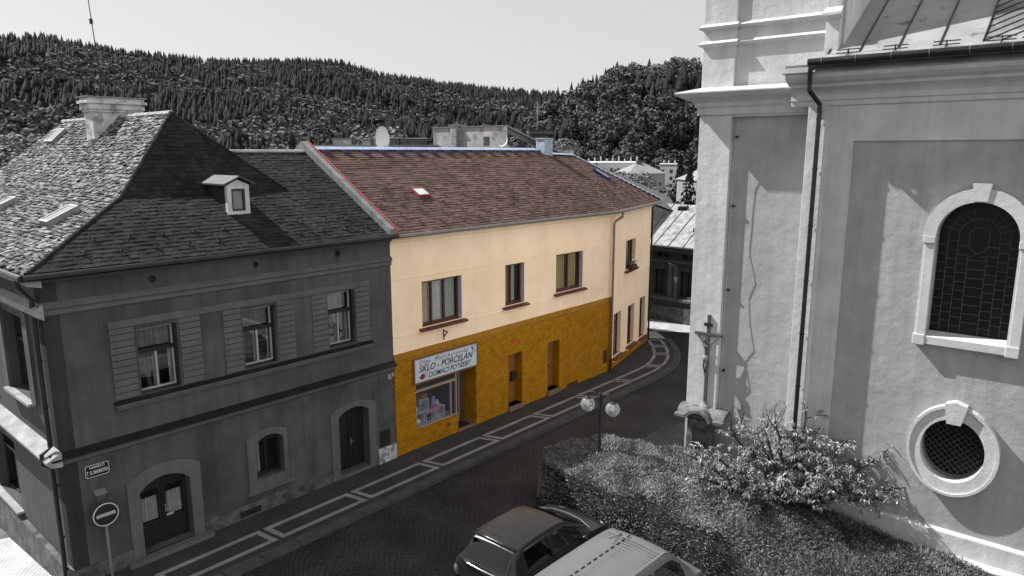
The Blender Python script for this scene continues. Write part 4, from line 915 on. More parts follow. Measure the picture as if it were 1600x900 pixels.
for k in range(-14, 26):
    x0_ = 1.97 + k * .34; y0_ = .22
    if x0_ < 1.97: y0_ = .22 + (1.97 - x0_) * .8; x0_ = 1.97
    x1_ = min(x0_ + 5, NX1); y1_ = y0_ + (x1_ - x0_) * .8
    if y1_ > 7.4: x1_ -= (y1_ - 7.4) / .8; y1_ = 7.4
    if x1_ > x0_ + .2: MB().tube([(x0_, y0_, zt(y0_) + .01), (x1_, y1_, zt(y1_) + .01)], .013, 5).build('diagonal_seam', m_gut, chu)
mb = MB(); mb.tube([(-1.42, -.74, 11.60), (NX1, -.74, 11.64)], .085, 12); gut = mb.build('gutter', m_gut, chu)
for k in range(19):
    x = -1.1 + k * .74; MB().lathe([(.096, x - .012), (.096, x + .012)], (0, -.74, 11.602), 12, 'x').build('gutter_bracket', m_lead, gut)
mb = MB(); mb.tube([(-1.36, -.74, 11.56), (-1.36, -.74, 11.44), (-1.38, -.66, 11.18), (-1.38, -.64, 10.96), (-1.20, -.34, 10.64), (-1.20, -.33, 10.4), (-1.20, -.33, .2)], .055, 12); dpp = mb.build('downpipe', m_gut, chu)
for z in (10.3, 9.1, 7.7, 6.3, 4.9, 3.5, 2.1): MB().lathe([(.067, z - .02), (.067, z + .02)], (-1.20, -.33, 0), 12).build('pipe_clip', m_gut, dpp)
for k in range(5):
    x = -.75 + k * 1.02; mb = MB(); zb = 11.78
    mb.tube([(x, -.12, zb - .04), (x, .02, zb + .16)], .016, 5); mb.tube([(x, .12, zb), (x, -.02, zb + .15)], .016, 5)
    mb.box(x - .26, x + .26, -.02, -.0, zb + .05, zb + .075); mb.box(x - .26, x + .26, .02, .04, zb + .13, zb + .155)
    mb.build('snow_guard', m_guard, chu)
# tower
TX0, TX1, TY = -4.70, -1.02, .5
mb = MB(); mb.box(TX0, -3.76, TY, TY + .4, -.2, 10.5); mb.build('tower_pilaster', m_cl, chu, bevel=.01)
mb = MB(); mb.add([(-3.76, TY + .14, -.2), (NX0 - .001, TY + .14, -.2), (NX0 - .001, TY + .14, 10.46), (-3.76, TY + .14, 10.46)], [(0, 1, 2, 3)]); mb.build('tower_field', m_cdk, chu)
mb = MB(); mb.box(TX0, TX0 + .05, TY + .38, TY + 3.6, -.2, 20); mb.box(TX1 - .06, TX1 - .001, TY + .09, TY + 5.2, 9, 20); mb.box(TX0, TX1, TY + 3.6, TY + 3.7, -.2, 20); mb.build('tower_side', m_cl, chu)
mb = MB(); mb.box(-3.76, NX0, TY + .0, TY + .3, 10.46, 10.62); mb.build('tower_band', m_cl, chu)
prof = [(0, 10.50), (-.06, 10.53), (-.06, 10.70), (-.12, 10.76), (-.12, 10.86), (-.24, 10.93), (-.40, 10.99), (-.52, 11.08), (-.52, 11.13), (0, 11.24)]
mb = MB()
# cornice returns round the left corner
for (x0, x1, f) in ((TX0, NX0, 1),):
    vs = [(TX0 + y, TY + y, z) for y, z in prof] + [(x1, TY + y, z) for y, z in prof] + [(TX0 + y, TY + 3.6 - y, z) for y, z in prof]; k = len(prof)
    mb.add(vs, [(i, i + 1, k + i + 1, k + i) for i in range(k - 1)] + [(2 * k + i, 2 * k + i + 1, i + 1, i) for i in range(k - 1)])
mb.build('tower_cornice', m_cl, chu)
mb = MB(); mb.add([(TX0 - .545, TY - .545, 11.13), (NX0, TY - .545, 11.13), (NX0, TY, 11.27), (TX0, TY, 11.27), (TX0 - .545, TY + 4.1, 11.13), (TX0, TY + 4, 11.27), (TX0 - .545, TY - .545, 11.10), (NX0, TY - .545, 11.10)], [(0, 1, 2, 3), (4, 0, 3, 5), (0, 6, 7, 1)]); mb.build('tower_cornice_sheet', mat('bright_sheet', .55, .5, .2, 3, metal=.2), chu)
mb = MB(); mb.box(TX0, -3.76, TY, TY + .4, 11.2, 20); mb.build('tower_pilaster', m_cl, chu, bevel=.01)
mb = MB(); mb.box(-1.42, TX1 - .07, TY - .12, TY + .3, 11.2, 20); mb.build('tower_pilaster', m_cl, chu, bevel=.01)
mb = MB(); mb.box(-3.76, -1.42, TY + .10, TY + .3, 11.2, 20); mb.build('tower_field', m_cl, chu)
mb = MB(); mb.add([(-1.50, TY - .24, 12.86), (-1.05, TY - .24, 12.86), (-1.05, TY - .12, 13.0), (-1.44, TY - .12, 13.0), (-1.50, TY - .24, 12.80), (-1.05, TY - .24, 12.80), (-1.05, TY - .12, 12.70), (-1.44, TY - .12, 12.70)], [(0, 1, 2, 3), (0, 4, 5, 1), (4, 7, 6, 5), (0, 3, 7, 4)]); mb.build('pilaster_cap', m_cl, chu)
for z in (12.36, 12.80):
    pr = [(0, z - .03), (-.09, z + .02), (-.11, z + .07), (0, z + .15)]; k = len(pr)
    mb = MB()
    for x0, x1, yo in ((TX0, -3.70, 0), (-3.70, -1.42, .1)):
        xa = lambda y: (x0 + y) if x0 == TX0 else x0
        mb.add([(xa(y), TY + yo + y, q) for y, q in pr] + [(x1, TY + yo + y, q) for y, q in pr], [(i, i + 1, k + i + 1, k + i) for i in range(k - 1)] + [tuple(range(k)), tuple(k + i for i in range(k))])
    mb.build('tower_string_course', m_cl, chu)
# lightning conductor with stand-offs
mb = MB(); rnd = random.Random(6); pts_ = []
z = 10.4
while z > .5: pts_.append((-3.62 + rnd.uniform(-.015, .015), TY - .05 + rnd.uniform(-.08, .07), z)); z -= .62
mb.tube(pts_, .008, 5)
lc = mb.build('lightning_conductor', mat('wire_grey', .2, .6), chu)
for z in (9.9, 8.0, 5.6, 3.2, 1.6): MB().box(-3.66, -3.58, TY + .02, TY + .14, z, z + .05).build('wire_clip', m_gut, lc)

# ============================================================ WAYSIDE CRUCIFIX
SX, SY = 5.78, 20.25
sh = thing('wayside_shrine', 'weathered stone shrine pillar with an arched stone hood in front of the church', 'shrine', (SX, SY, -.09), AC); sh.scale = (.86, .86, 1)
m_sst = mat('shrine_stone', .14, .95, .35, 3, .4, 14, c2=.07, c2s=3.5, c2t=(.46, .62))
MB().box(-.68, .68, -.42, .42, 0, .28).build('plinth', m_sst, sh, bevel=.03)
MB().box(-.75, .75, -.5, .5, -.06, .05).build('footing', m_sst, sh, bevel=.02)
mb = MB(); mb.slab([(-.52, .28), (.52, .28), (.48, 1.75), (-.48, 1.75)], [[(-.30, .5), (.30, .5), (.28, 1.5), (-.28, 1.5)]], -.30, -.22); mb.add([(-.52, -.22, .28), (.52, -.22, .28), (.48, -.22, 1.75), (-.48, -.22, 1.75)], [(0, 1, 2, 3)])
mb.add([(-.52, -.3, .28), (-.52, .3, .28), (-.48, .3, 1.75), (-.48, -.3, 1.75), (.52, -.3, .28), (.52, .3, .28), (.48, .3, 1.75), (.48, -.3, 1.75)], [(0, 1, 2, 3), (4, 7, 6, 5), (1, 5, 6, 2)]); mb.build('pillar', m_sst, sh)
def barrel(mb, half, r, z0, th, axis, n_=12):
    vs = []
    for e in (-half, half):
        for rr in (r, r - th):
            for i in range(n_ + 1):
                a = R(15) + (math.pi - R(30)) * i / n_; u = rr * math.cos(a); z = z0 + rr * math.sin(a) * .8
                vs.append((u, e, z) if axis == 'y' else (e, u, z))
    k = n_ + 1; fs = []
    for i in range(n_): fs += [(i, i + 1, 2 * k + i + 1, 2 * k + i), (k + i, 3 * k + i, 3 * k + i + 1, k + i + 1), (i, k + i, k + i + 1, i + 1), (2 * k + i, 2 * k + i + 1, 3 * k + i + 1, 3 * k + i)]
    fs += [(0, 2 * k, 3 * k, k), (k - 1, 2 * k - 1, 4 * k - 1, 3 * k - 1)]
    mb.add(vs, fs)
mb = MB(); barrel(mb, .62, .50, 1.72, .10, 'y'); barrel(mb, .85, .45, 1.74, .10, 'x')
for s_ in (-1, 1):
    mb.box(s_ * .52 if s_ > 0 else -.88, .88 if s_ > 0 else -.52, -.56, -.40, 1.80, 1.88); mb.box(s_ * .52 if s_ > 0 else -.88, .88 if s_ > 0 else -.52, .40, .56, 1.80, 1.88)
mb.build('hood', m_sst, sh)
cr = thing('crucifix', 'dark wooden cross with a small hanging Christ figure standing on the shrine', 'crucifix', (SX, SY, 2.02), AC)
m_cross = mat('grey_cross', .07, .7, .3, 5)
MB().box(-.045, .045, -.05, .05, 0, 2.82).build('upright', m_cross, cr, bevel=.006)
MB().box(-.42, .42, -.055, .045, 2.19, 2.275).build('crossbeam', m_cross, cr, bevel=.006)
MB().box(-.13, .13, -.07, -.055, 2.48, 2.58).build('title_board', m_black, cr)
MB().lathe([(.16, .0), (.13, .05), (.08, .08), (.06, .16)], (0, 0, 0), 12).build('cross_base', mat('cross_base_stone', .2, .9, .2, 6), cr)
def skin_figure(name, joints, edges, m_, parent, root=0, sub=2):
    me = bpy.data.meshes.new(name); me.from_pydata([j[0] for j in joints], edges, []); me.materials.append(m_)
    o = bpy.data.objects.new(name, me); col.objects.link(o); o.parent = parent
    sk = o.modifiers.new('skin', 'SKIN'); sk.use_smooth_shade = True
    for i, j in enumerate(joints):
        me.skin_vertices[0].data[i].radius = (j[1], j[2] if len(j) > 2 else j[1])
    me.skin_vertices[0].data[root].use_root = True
    s = o.modifiers.new('subsurf', 'SUBSURF'); s.levels = s.render_levels = sub
    return o
J = [((0, -.13, 1.58), .055, .042), ((0, -.12, 1.72), .045, .036), ((0, -.13, 1.86), .062, .042), ((0, -.12, 1.96), .045, .035), ((-.02, -.15, 2.01), .022), ((-.03, -.17, 2.07), .036), ((-.035, -.18, 2.12), .034),
     ((-.10, -.11, 1.965), .028), ((-.20, -.09, 2.06), .020), ((-.31, -.07, 2.19), .014), ((-.35, -.065, 2.215), .012),
     ((.10, -.11, 1.965), .028), ((.20, -.09, 2.06), .020), ((.31, -.07, 2.19), .014), ((.35, -.065, 2.215), .012),
     ((-.045, -.13, 1.50), .042), ((-.03, -.19, 1.32), .030), ((-.015, -.12, 1.08), .020), ((-.01, -.15, 1.0), .016),
     ((.045, -.13, 1.50), .042), ((.05, -.19, 1.31), .030), ((.02, -.12, 1.08), .020), ((.015, -.16, .99), .016)]
Ed = [(0, 1), (1, 2), (2, 3), (3, 4), (4, 5), (5, 6), (2, 7), (7, 8), (8, 9), (9, 10), (2, 11), (11, 12), (12, 13), (13, 14), (0, 15), (15, 16), (16, 17), (17, 18), (0, 19), (19, 20), (20, 21), (21, 22)]
fig = skin_figure('figure', J, Ed, mat('figure_metal', .10, .5, .3, 8, metal=.3), cr)
MB().lathe([(.075, 1.44), (.082, 1.52), (.075, 1.60), (.065, 1.61)], (0, -.13, 0), 12).build('loincloth', mat('figure_cloth', .2, .6, .3, 8), cr, smooth=True)

# ============================================================ STREET LAMP
lp = thing('street_lamp', 'black double-arm street lamp with two clear glass globes standing in the hedge', 'street lamp', (2.48, 19.0, -.1), R(-34))
MB().lathe([(.11, 0), (.11, .25), (.07, .32), (.055, .5), (.05, 1.6), (.042, 1.62), (.038, 2.9), (.05, 2.92), (.05, 2.96), (.02, 3.02)], (0, 0, 0), 14).build('post', m_black, lp, smooth=False)
for sg in (-1, 1):
    pts_ = [(sg * .03, 0, 2.62), (sg * .06, 0, 2.80), (sg * .13, 0, 2.93), (sg * .23, 0, 2.98), (sg * .33, 0, 2.94), (sg * .385, 0, 2.84), (sg * .39, 0, 2.78)]
    arm = MB().tube(pts_, .019, 8).build('arm', m_black, lp, smooth=True)
    MB().lathe([(.10, 2.75), (.10, 2.77), (.03, 2.80)], (sg * .39, 0, 0), 16).build('cap', m_black, arm)
    gl = MB().lathe([(.09, 2.75)] + [(.205 * math.sin(t), 2.575 + .205 * math.cos(t)) for t in [R(26) + (math.pi - R(27)) * k / 14 for k in range(15)]], (sg * .39, 0, 0), 26).build('globe', GLOBE, lp, smooth=True)
    MB().lathe([(.03, 2.75), (.035, 2.70), (.03, 2.60), (.022, 2.50), (.004, 2.46)], (sg * .39, 0, 0), 10).build('bulb', mat('bulb_white', .7, .3), gl, smooth=True)

# ============================================================ CARS
def catmull(P, n):
    out = []
    for i in range(len(P) - 1):
        p0, p1, p2, p3 = P[max(i - 1, 0)], P[i], P[i + 1], P[min(i + 2, len(P) - 1)]
        for k in range(n):
            t = k / n; out.append(tuple(.5 * ((2 * b) + (-a + c) * t + (2 * a - 5 * b + 4 * c - d) * t * t + (-a + 3 * b - 3 * c + d) * t ** 3) for a, b, c, d in zip(p0, p1, p2, p3)))
    out.append(tuple(P[-1])); return out
def car_shell(stations, nprof=26, nst=7):
    """stations: (x, ztop, halfwidth, beltz, roofhalf, crown) from tail to nose"""
    S = catmull(stations, nst); rows = []
    for (x, zt_, w_, zb, wr, crown) in S:
        zb = min(zb, zt_ - .03); zl = .26
        prof = [(0, zt_ + crown), (wr * .5, zt_ + crown * .75), (wr * .88, zt_ + crown * .1), (wr, zt_ - .03 * min(1, (zt_ - zb) / .2 + .3)), (wr + (w_ - wr) * .55, zb + (zt_ - zb) * .42), (w_ - .015, zb + .01), (w_, zb - .1 * min(1, zb)), (w_ + .005, (zb + zl) / 2), (w_ - .01, zl + .08), (w_ - .06, zl - .04)]
        pr = catmull(prof, 3); rows.append([(x, y, z) for y, z in pr])
    return S, rows
def build_car(root, stations, paint, glass_fn, nst=7):
    S, rows = car_shell(stations, nst=nst); k = len(rows[0]); body = MB(); glass = MB(); trim = MB()
    for side in (1, -1):
        for i in range(len(rows) - 1):
            for j in range(k - 1):
                q = [rows[i][j], rows[i + 1][j], rows[i + 1][j + 1], rows[i][j + 1]]; q = [(x, y * side, z) for x, y, z in q]
                c = [sum(a) / 4 for a in zip(*q)]
                tgt = glass if glass_fn(c[0], abs(c[1]), c[2], i / (len(rows) - 1), j / (k - 1)) else body
                tgt.add(q, [(0, 1, 2, 3)])
    def wb(mb, name, m_):
        me = bpy.data.meshes.new(name); me.from_pydata(mb.v, [], mb.f); bm = bmesh.new(); bm.from_mesh(me); bmesh.ops.remove_doubles(bm, verts=bm.verts, dist=.0005)
        bmesh.ops.recalc_face_normals(bm, faces=bm.faces); bm.to_mesh(me); bm.free(); me.materials.append(m_); me.polygons.foreach_set('use_smooth', [True] * len(me.polygons))
        o = bpy.data.objects.new(name, me); col.objects.link(o); o.parent = root; return o
    return wb(body, 'body', paint), wb(glass, 'windows', CARGLASS)
m_tyre = mat('tyre', .02, .85); m_rim = mat('rim', .3, .35, metal=.8)
def wheels(root, xs, hw, r=.31):
    for x in xs:
        for s_ in (1, -1):
            w_ = MB().lathe([(r * .6, -.09), (r * .95, -.1), (r, -.07), (r, .07), (r * .95, .1), (r * .6, .09)], (x, s_ * hw, r), 22, 'y').build('wheel', m_tyre, root, smooth=False)
            mb = MB(); mb.lathe([(.02, .0), (r * .6, .0), (r * .62, .03), (r * .3, .045), (.02, .05)], (x, s_ * (hw + .05) if s_ > 0 else -(hw + .10), r), 16, 'y'); mb.build('rim', m_rim, w_)
m_blackcar = mat('black_car_paint', .014, .30, spec=.4, coat=.12, metal=.0)
m_silver = mat('silver_van_paint', .17, .42, .05, 3, metal=.45, spec=.5, coat=.3)
m_plastic = mat('black_plastic', .03, .5)
# hatchback: local x forward
hcx, hcy, _ = SW(-3.80, -7.34)
hb = thing('hatchback', 'shiny black hatchback parked with its rear window towards the camera', 'car', (hcx, hcy, -.11), AS + R(1))
st = [(.00, .42, .70, .38, .55, 0), (.03, .70, .80, .60, .62, .02), (.08, .98, .83, .90, .66, .02), (.24, 1.22, .84, .95, .62, .03), (.42, 1.42, .84, .95, .585, .035), (.75, 1.485, .845, .95, .60, .045), (1.3, 1.51, .85, .95, .61, .05),
      (1.9, 1.48, .85, .94, .60, .05), (2.25, 1.38, .85, .93, .59, .05), (2.62, 1.18, .845, .92, .62, .05), (3.0, .97, .84, .90, .68, .05), (3.4, .88, .83, .84, .70, .05), (3.72, .74, .78, .70, .62, .04), (3.86, .58, .70, .54, .55, .02), (3.9, .40, .6, .36, .5, 0)]
def gf(x, y, z, u, v):
    if z > .99 and .10 < x < .40 and y < .60 - .06: return True          # rear screen
    if 2.12 < x < 2.98 and y < .58 and z > .98: return True              # windscreen
    if y > .60 and .99 < z < 1.37 and .62 < x < 2.55 and not (1.42 < x < 1.52) and z < 1.42 - max(0, x - 2.0) * .55: return True
    return False
bd, wn = build_car(hb, st, m_blackcar, gf, 10)
wheels(hb, (.68, 3.15), .76)
mb = MB(); mb.box(.5, 3.3, -.62, .62, .25, .80); mb.build('cabin_floor', m_dark, hb)
for s_ in (-1, 1):
    MB().box(1.45, 1.62, s_ * .33 - .22, s_ * .33 + .22, .8, 1.28).build('seat', m_plastic, hb, bevel=.04)
    MB().box(1.9, 2.35, s_ * .33 - .22, s_ * .33 + .22, .78, .86).build('seat', m_plastic, hb, bevel=.03)
MB().tube([(.47, -.57, 1.455), (.44, -.2, 1.487), (.44, .2, 1.487), (.47, .57, 1.455)], .035, 8).build('roof_spoiler', m_blackcar, hb, smooth=True)
MB().tube([(.085, -.74, .985), (.02, -.4, 1.01), (.0, 0, 1.015), (.02, .4, 1.01), (.085, .74, .985)], .022, 8).build('chrome_strip', mat('chrome', .75, .12, metal=1), hb, smooth=True)
MB().lathe([(.003, 0), (.05, .0), (.045, .012), (.003, .015)], (-.012, 0, .84), 10, 'x').build('badge', mat('chrome', .75, .12, metal=1), hb)
mb = MB(); mb.tube([(-.02, -.70, .55), (-.06, -.4, .55), (-.075, 0, .55), (-.06, .4, .55), (-.02, .70, .55)], [.06, .075, .08, .075, .06], 8); mb.build('rear_bumper', m_blackcar, hb, smooth=True)
for s_ in (-1, 1):
    MB().tube([(.02, s_ * .72, .62), (.08, s_ * .78, .75), (.15, s_ * .79, .90)], [.05, .07, .05], 8).build('tail_lamp', mat('lamp_red_grey', .10, .2, spec=.7), hb, smooth=True)
    MB().tube([(2.45, s_ * .86, .98), (2.5, s_ * .98, 1.02)], [.04, .085], 8).build('mirror', m_blackcar, hb, smooth=True)
    MB().tube([(3.62, s_ * .62, .70), (3.76, s_ * .52, .66)], [.09, .07], 8).build('headlight', mat('lamp_clear', .5, .1, spec=.8), hb, smooth=True)
    MB().tube([(1.25, s_ * .862, .86), (1.42, s_ * .862, .86)], .014, 6).build('door_handle', m_blackcar, hb)
mb = MB(); mb.tube([(.62, -.0, 1.52), (.28, -.0, 1.72)], .006, 5); mb.lathe([(.03, 0), (.02, .03)], (.62, 0, 1.50), 8); mb.build('aerial', m_plastic, hb)
mb = MB(); mb.tube([(.16, -.3, 1.04), (.30, .05, 1.22)], .008, 5); mb.build('rear_wiper', m_plastic, hb)
mb = MB()
for s_ in (-1, 1): mb.tube([(2.96, s_ * .1 - .2, 1.02), (2.80, s_ * .28 + .1, 1.09)], .008, 5)
mb.build('wiper', m_plastic, hb)
MB().box(-.065, -.05, -.26, .26, .66, .77).build('number_plate', mat('plate_white', .45, .4), hb, bevel=.004)
for s_ in (-1, 1):
    MB().tube([(.62, s_ * .655, 1.425), (1.3, s_ * .66, 1.452), (2.0, s_ * .652, 1.40), (2.5, s_ * .672, 1.19), (2.9, s_ * .70, 1.01)], .012, 5).build('roof_seal', m_plastic, hb, smooth=True)
    MB().tube([(.5, s_ * .845, .955), (1.5, s_ * .862, .962), (2.7, s_ * .86, .945)], .011, 5).build('window_seal', m_plastic, hb, smooth=True)
    for x in (1.47, 2.50): MB().tube([(x, s_ * .862, .93), (x + .01, s_ * .868, .6), (x + .03, s_ * .86, .38)], .006, 4).build('door_gap', m_plastic, hb)
MB().tube([(2.95, -.74, .985), (3.05, -.4, 1.035), (3.08, 0, 1.045), (3.05, .4, 1.035), (2.95, .74, .985)], .012, 5).build('bonnet_gap', m_plastic, hb)
MB().tube([(.26, -.585, 1.255), (.09, -.60, 1.01)], .012, 5).build('screen_seal', m_plastic, hb); MB().tube([(.26, .585, 1.255), (.09, .60, 1.01)], .012, 5).build('screen_seal', m_plastic, hb)
# silver van
vx_, vy_, _ = SW(-5.00, -9.84)
vn = thing('silver_van', 'silver high-roofed van with a ribbed roof parked beside the black hatchback', 'van', (vx_, vy_, -.11), AS - R(2))
st = [(.00, .55, .78, .5, .68, 0), (.03, 1.0, .86, .9, .70, .0), (.08, 1.65, .88, 1.05, .70, .01), (.22, 1.87, .88, 1.05, .69, .035), (.8, 1.90, .885, 1.05, .70, .045), (1.8, 1.91, .885, 1.05, .70, .045), (2.7, 1.90, .885, 1.05, .70, .045),
      (3.12, 1.86, .885, 1.05, .69, .045), (3.35, 1.72, .88, 1.05, .68, .045), (3.75, 1.38, .87, 1.05, .68, .05), (4.08, 1.10, .86, 1.02, .70, .05), (4.35, .98, .82, .95, .68, .05), (4.5, .76, .75, .72, .62, .03), (4.55, .5, .65, .46, .55, 0)]
def gv(x, y, z, u, v):
    if 3.30 < x < 4.06 and y < .64 and z > 1.12: return True
    if y > .70 and 1.12 < z < 1.70 and .3 < x < 3.62 and not (1.30 < x < 1.40) and not (2.40 < x < 2.50) and z < 1.74 - max(0, x - 3.1) * .75: return True
    if x < .09 and 1.15 < z < 1.68 and y < .62: return True
    return False
build_car(vn, st, m_silver, gv, 9)
wheels(vn, (.85, 3.7), .80, .32)
MB().box(.3, 3.6, -.66, .66, .25, .9).build('cabin_floor', m_dark, vn)
for s_ in (-1, 1):
    MB().box(2.62, 2.78, s_ * .36 - .24, s_ * .36 + .24, .9, 1.5).build('seat', mat('seat_grey', .12, .9), vn, bevel=.04)
    MB().tube([(.2, s_ * .665, 1.885), (1.5, s_ * .675, 1.905), (3.0, s_ * .675, 1.895), (3.3, s_ * .66, 1.79)], .009, 5).build('roof_channel', m_plastic, vn)
    MB().tube([(3.45, s_ * .90, 1.16), (3.5, s_ * 1.04, 1.2)], [.05, .1], 8).build('mirror', m_plastic, vn, smooth=True)
    MB().tube([(4.3, s_ * .66, .86), (4.42, s_ * .58, .82)], [.1, .08], 8).build('headlight', MATS['lamp_clear'], vn, smooth=True)
mb = MB()
for k in range(27):
    x = .32 + k * .098; mb.add([(x, -.60, 1.920 if x > .5 else 1.908), (x + .035, -.60, 1.920 if x > .5 else 1.908), (x + .035, 0, 1.961), (x, 0, 1.961), (x, .60, 1.920 if x > .5 else 1.908), (x + .035, .60, 1.920 if x > .5 else 1.908)], [(0, 1, 2, 3), (3, 2, 5, 4)])
mb.build('roof_ribs', m_silver, vn)
for k in range(14): MB().box(.45 + k * .19, .56 + k * .19, .135, .15, 1.944, 1.972).build('roof_slot', m_plastic, vn)
mb = MB(); mb.tube([(2.95, .32, 1.93), (2.5, .30, 2.04)], .007, 5); mb.lathe([(.03, 0), (.02, .03)], (2.95, .32, 1.925), 8); mb.build('aerial', m_plastic, vn)

# ============================================================ HEDGE, GROUND COVER, SHRUB
rng_ = np.random.default_rng(5)
def blades_mesh(name, base, dirs, length, width, m_, parent=None, twist=None, fold=0.0, loc=(0, 0, 0)):
    """many leaf-shaped blades as one mesh: base points, unit directions, lengths"""
    n = len(base); r_ = rng_.normal(size=(n, 3)); side = np.cross(dirs, r_); side /= np.linalg.norm(side, axis=1)[:, None] + 1e-9
    L_ = length[:, None]; W_ = (width if isinstance(width, np.ndarray) else np.full(n, width))[:, None]
    up = np.cross(side, dirs)
    p0 = base; p1 = base + dirs * L_ * .5 + side * W_ * .5 + up * fold * W_; p2 = base + dirs * L_; p3 = base + dirs * L_ * .5 - side * W_ * .5 + up * fold * W_
    if twist is not None: p2 = p2 + twist
    v = np.stack([p0, p1, p2, p3], 1).reshape(-1, 3)
    me = bpy.data.meshes.new(name); me.vertices.add(4 * n); me.vertices.foreach_set('co', v.astype(np.float32).ravel())
    me.loops.add(4 * n); me.loops.foreach_set('vertex_index', np.arange(4 * n, dtype=np.int32)); me.polygons.add(n)
    me.polygons.foreach_set('loop_start', np.arange(0, 4 * n, 4, dtype=np.int32)); me.update(calc_edges=True); me.materials.append(m_)
    o = bpy.data.objects.new(name, me); col.objects.link(o); o.location = loc
    if parent: o.parent = parent
    return o
m_hleaf = mat('juniper_sprays', .17, .65, .35, 1.3, island=.45, spec=.4)
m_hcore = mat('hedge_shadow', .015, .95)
HP = [(0.78, 5.25), (1.35, 4.75), (2.5, 4.6), (3.2, 5.4), (3.9, 6.5), (4.35, 7.4), (4.55, 8.4), (4.85, 9.5), (4.85, 17.6), (-2.6, 17.6), (-.7, 13), (.45, 11), (.62, 8.6), (.52, 6.3)]
HPn = np.array(HP)
def pip(pts):
    x, y = pts[:, 0], pts[:, 1]; ins = np.zeros(len(pts), bool); n = len(HPn)
    for i in range(n):
        x0, y0 = HPn[i]; x1, y1 = HPn[(i + 1) % n]
        c = ((y0 > y) != (y1 > y)) & (x < (x1 - x0) * (y - y0) / (y1 - y0 + 1e-12) + x0); ins ^= c
    return ins
def pdist(pts):
    d = np.full(len(pts), 9e9); n = len(HPn)
    for i in range(n):
        a, b = HPn[i], HPn[(i + 1) % n]; ab = b - a; t = np.clip(((pts - a) @ ab) / (ab @ ab), 0, 1); d = np.minimum(d, np.linalg.norm(pts - (a + t[:, None] * ab), axis=1))
    return d
def hedge_top(pts):
    s_, n_ = pts[:, 0], pts[:, 1]
    H = 1.28 - .70 * np.clip((n_ - 9.0) / 4.0, 0, 1) - .30 * np.clip((s_ - 3.0) / 1.8, 0, 1) * np.clip((n_ - 7.5) / 1.5, 0, 1)
    H += .06 * np.sin(s_ * 2.1 + n_ * 1.3) + .05 * np.sin(n_ * 3.3 - s_ * 1.7) + .04 * np.sin(s_ * 5 + n_ * 4.1)
    d = np.where(pip(pts), pdist(pts), 0); k = np.clip(d / .20, 0, 1)
    return H * np.sqrt(np.clip(1 - (1 - k) ** 2, 0, 1))
def hedge_part(name, n_lo, n_hi, cnt, label, cat, kind=None, lm=None):
    lm = lm or m_hleaf
    ccx, ccn = 2.2, (n_lo + n_hi) / 2
    # solid core
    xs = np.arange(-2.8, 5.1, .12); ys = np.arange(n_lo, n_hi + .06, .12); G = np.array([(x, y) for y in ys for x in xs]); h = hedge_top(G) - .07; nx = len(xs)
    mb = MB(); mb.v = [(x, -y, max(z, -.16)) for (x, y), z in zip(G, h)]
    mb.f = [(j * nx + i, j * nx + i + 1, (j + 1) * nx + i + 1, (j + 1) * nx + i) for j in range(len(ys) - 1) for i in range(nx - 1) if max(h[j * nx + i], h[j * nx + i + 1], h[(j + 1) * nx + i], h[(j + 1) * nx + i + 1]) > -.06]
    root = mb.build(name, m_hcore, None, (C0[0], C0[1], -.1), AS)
    pts = np.column_stack([rng_.uniform(-2.8, 5.0, cnt * 3), rng_.uniform(n_lo, n_hi, cnt * 3)]); pts = pts[pip(pts)][:cnt]
    # more samples on the steep rim
    e = .03; z = hedge_top(pts); gxv = (hedge_top(pts + [e, 0]) - z) / e; gyv = (hedge_top(pts + [0, e]) - z) / e; gxv = np.clip(gxv, -7, 7); gyv = np.clip(gyv, -7, 7)
    steep = np.sqrt(1 + gxv ** 2 + gyv ** 2); rep = np.minimum(9, np.round(steep + rng_.uniform(-.5, .5, len(steep)))).astype(int); idx = np.repeat(np.arange(len(pts)), np.maximum(rep, 1))
    pts, z, gxv, gyv = pts[idx], z[idx], gxv[idx], gyv[idx]; steep = steep[idx]
    pts = pts + rng_.normal(0, .03, pts.shape); z = np.maximum(hedge_top(pts), 0) * np.where(steep > 1.6, rng_.uniform(.15, 1, len(z)), 1)
    nrm = np.column_stack([-gxv, gyv, np.ones(len(z))]); nrm /= np.linalg.norm(nrm, axis=1)[:, None]
    lean = np.column_stack([np.sin(pts[:, 0] * 3 + pts[:, 1] * 5), np.cos(pts[:, 0] * 4 - pts[:, 1] * 3), np.zeros(len(z))]) * .5
    d = nrm * .55 + rng_.normal(0, .55, nrm.shape) + lean; d[:, 2] = np.abs(d[:, 2]) * .8 + .05; d /= np.linalg.norm(d, axis=1)[:, None]
    base = np.column_stack([pts[:, 0], -pts[:, 1], z - .06]) + nrm * rng_.uniform(-.05, .04, len(z))[:, None]
    o = blades_mesh('sprays', base, d, rng_.uniform(.05, .14, len(z)), rng_.uniform(.012, .028, len(z)), lm, root)
    tag(root, label, cat)
    if kind: root['kind'] = kind; 
    return root
hedge_part('juniper_hedge', 4.3, 10.4, 80000, 'broad clipped juniper hedge with pale sunlit top around the street lamp', 'hedge')
gcov = hedge_part('ground_cover', 10.4, 17.6, 70000, 'low juniper ground cover between the parked van and the church wall', 'ground cover', 'stuff', mat('dark_ground_cover', .095, .7, .45, .9, island=.5, spec=.3))

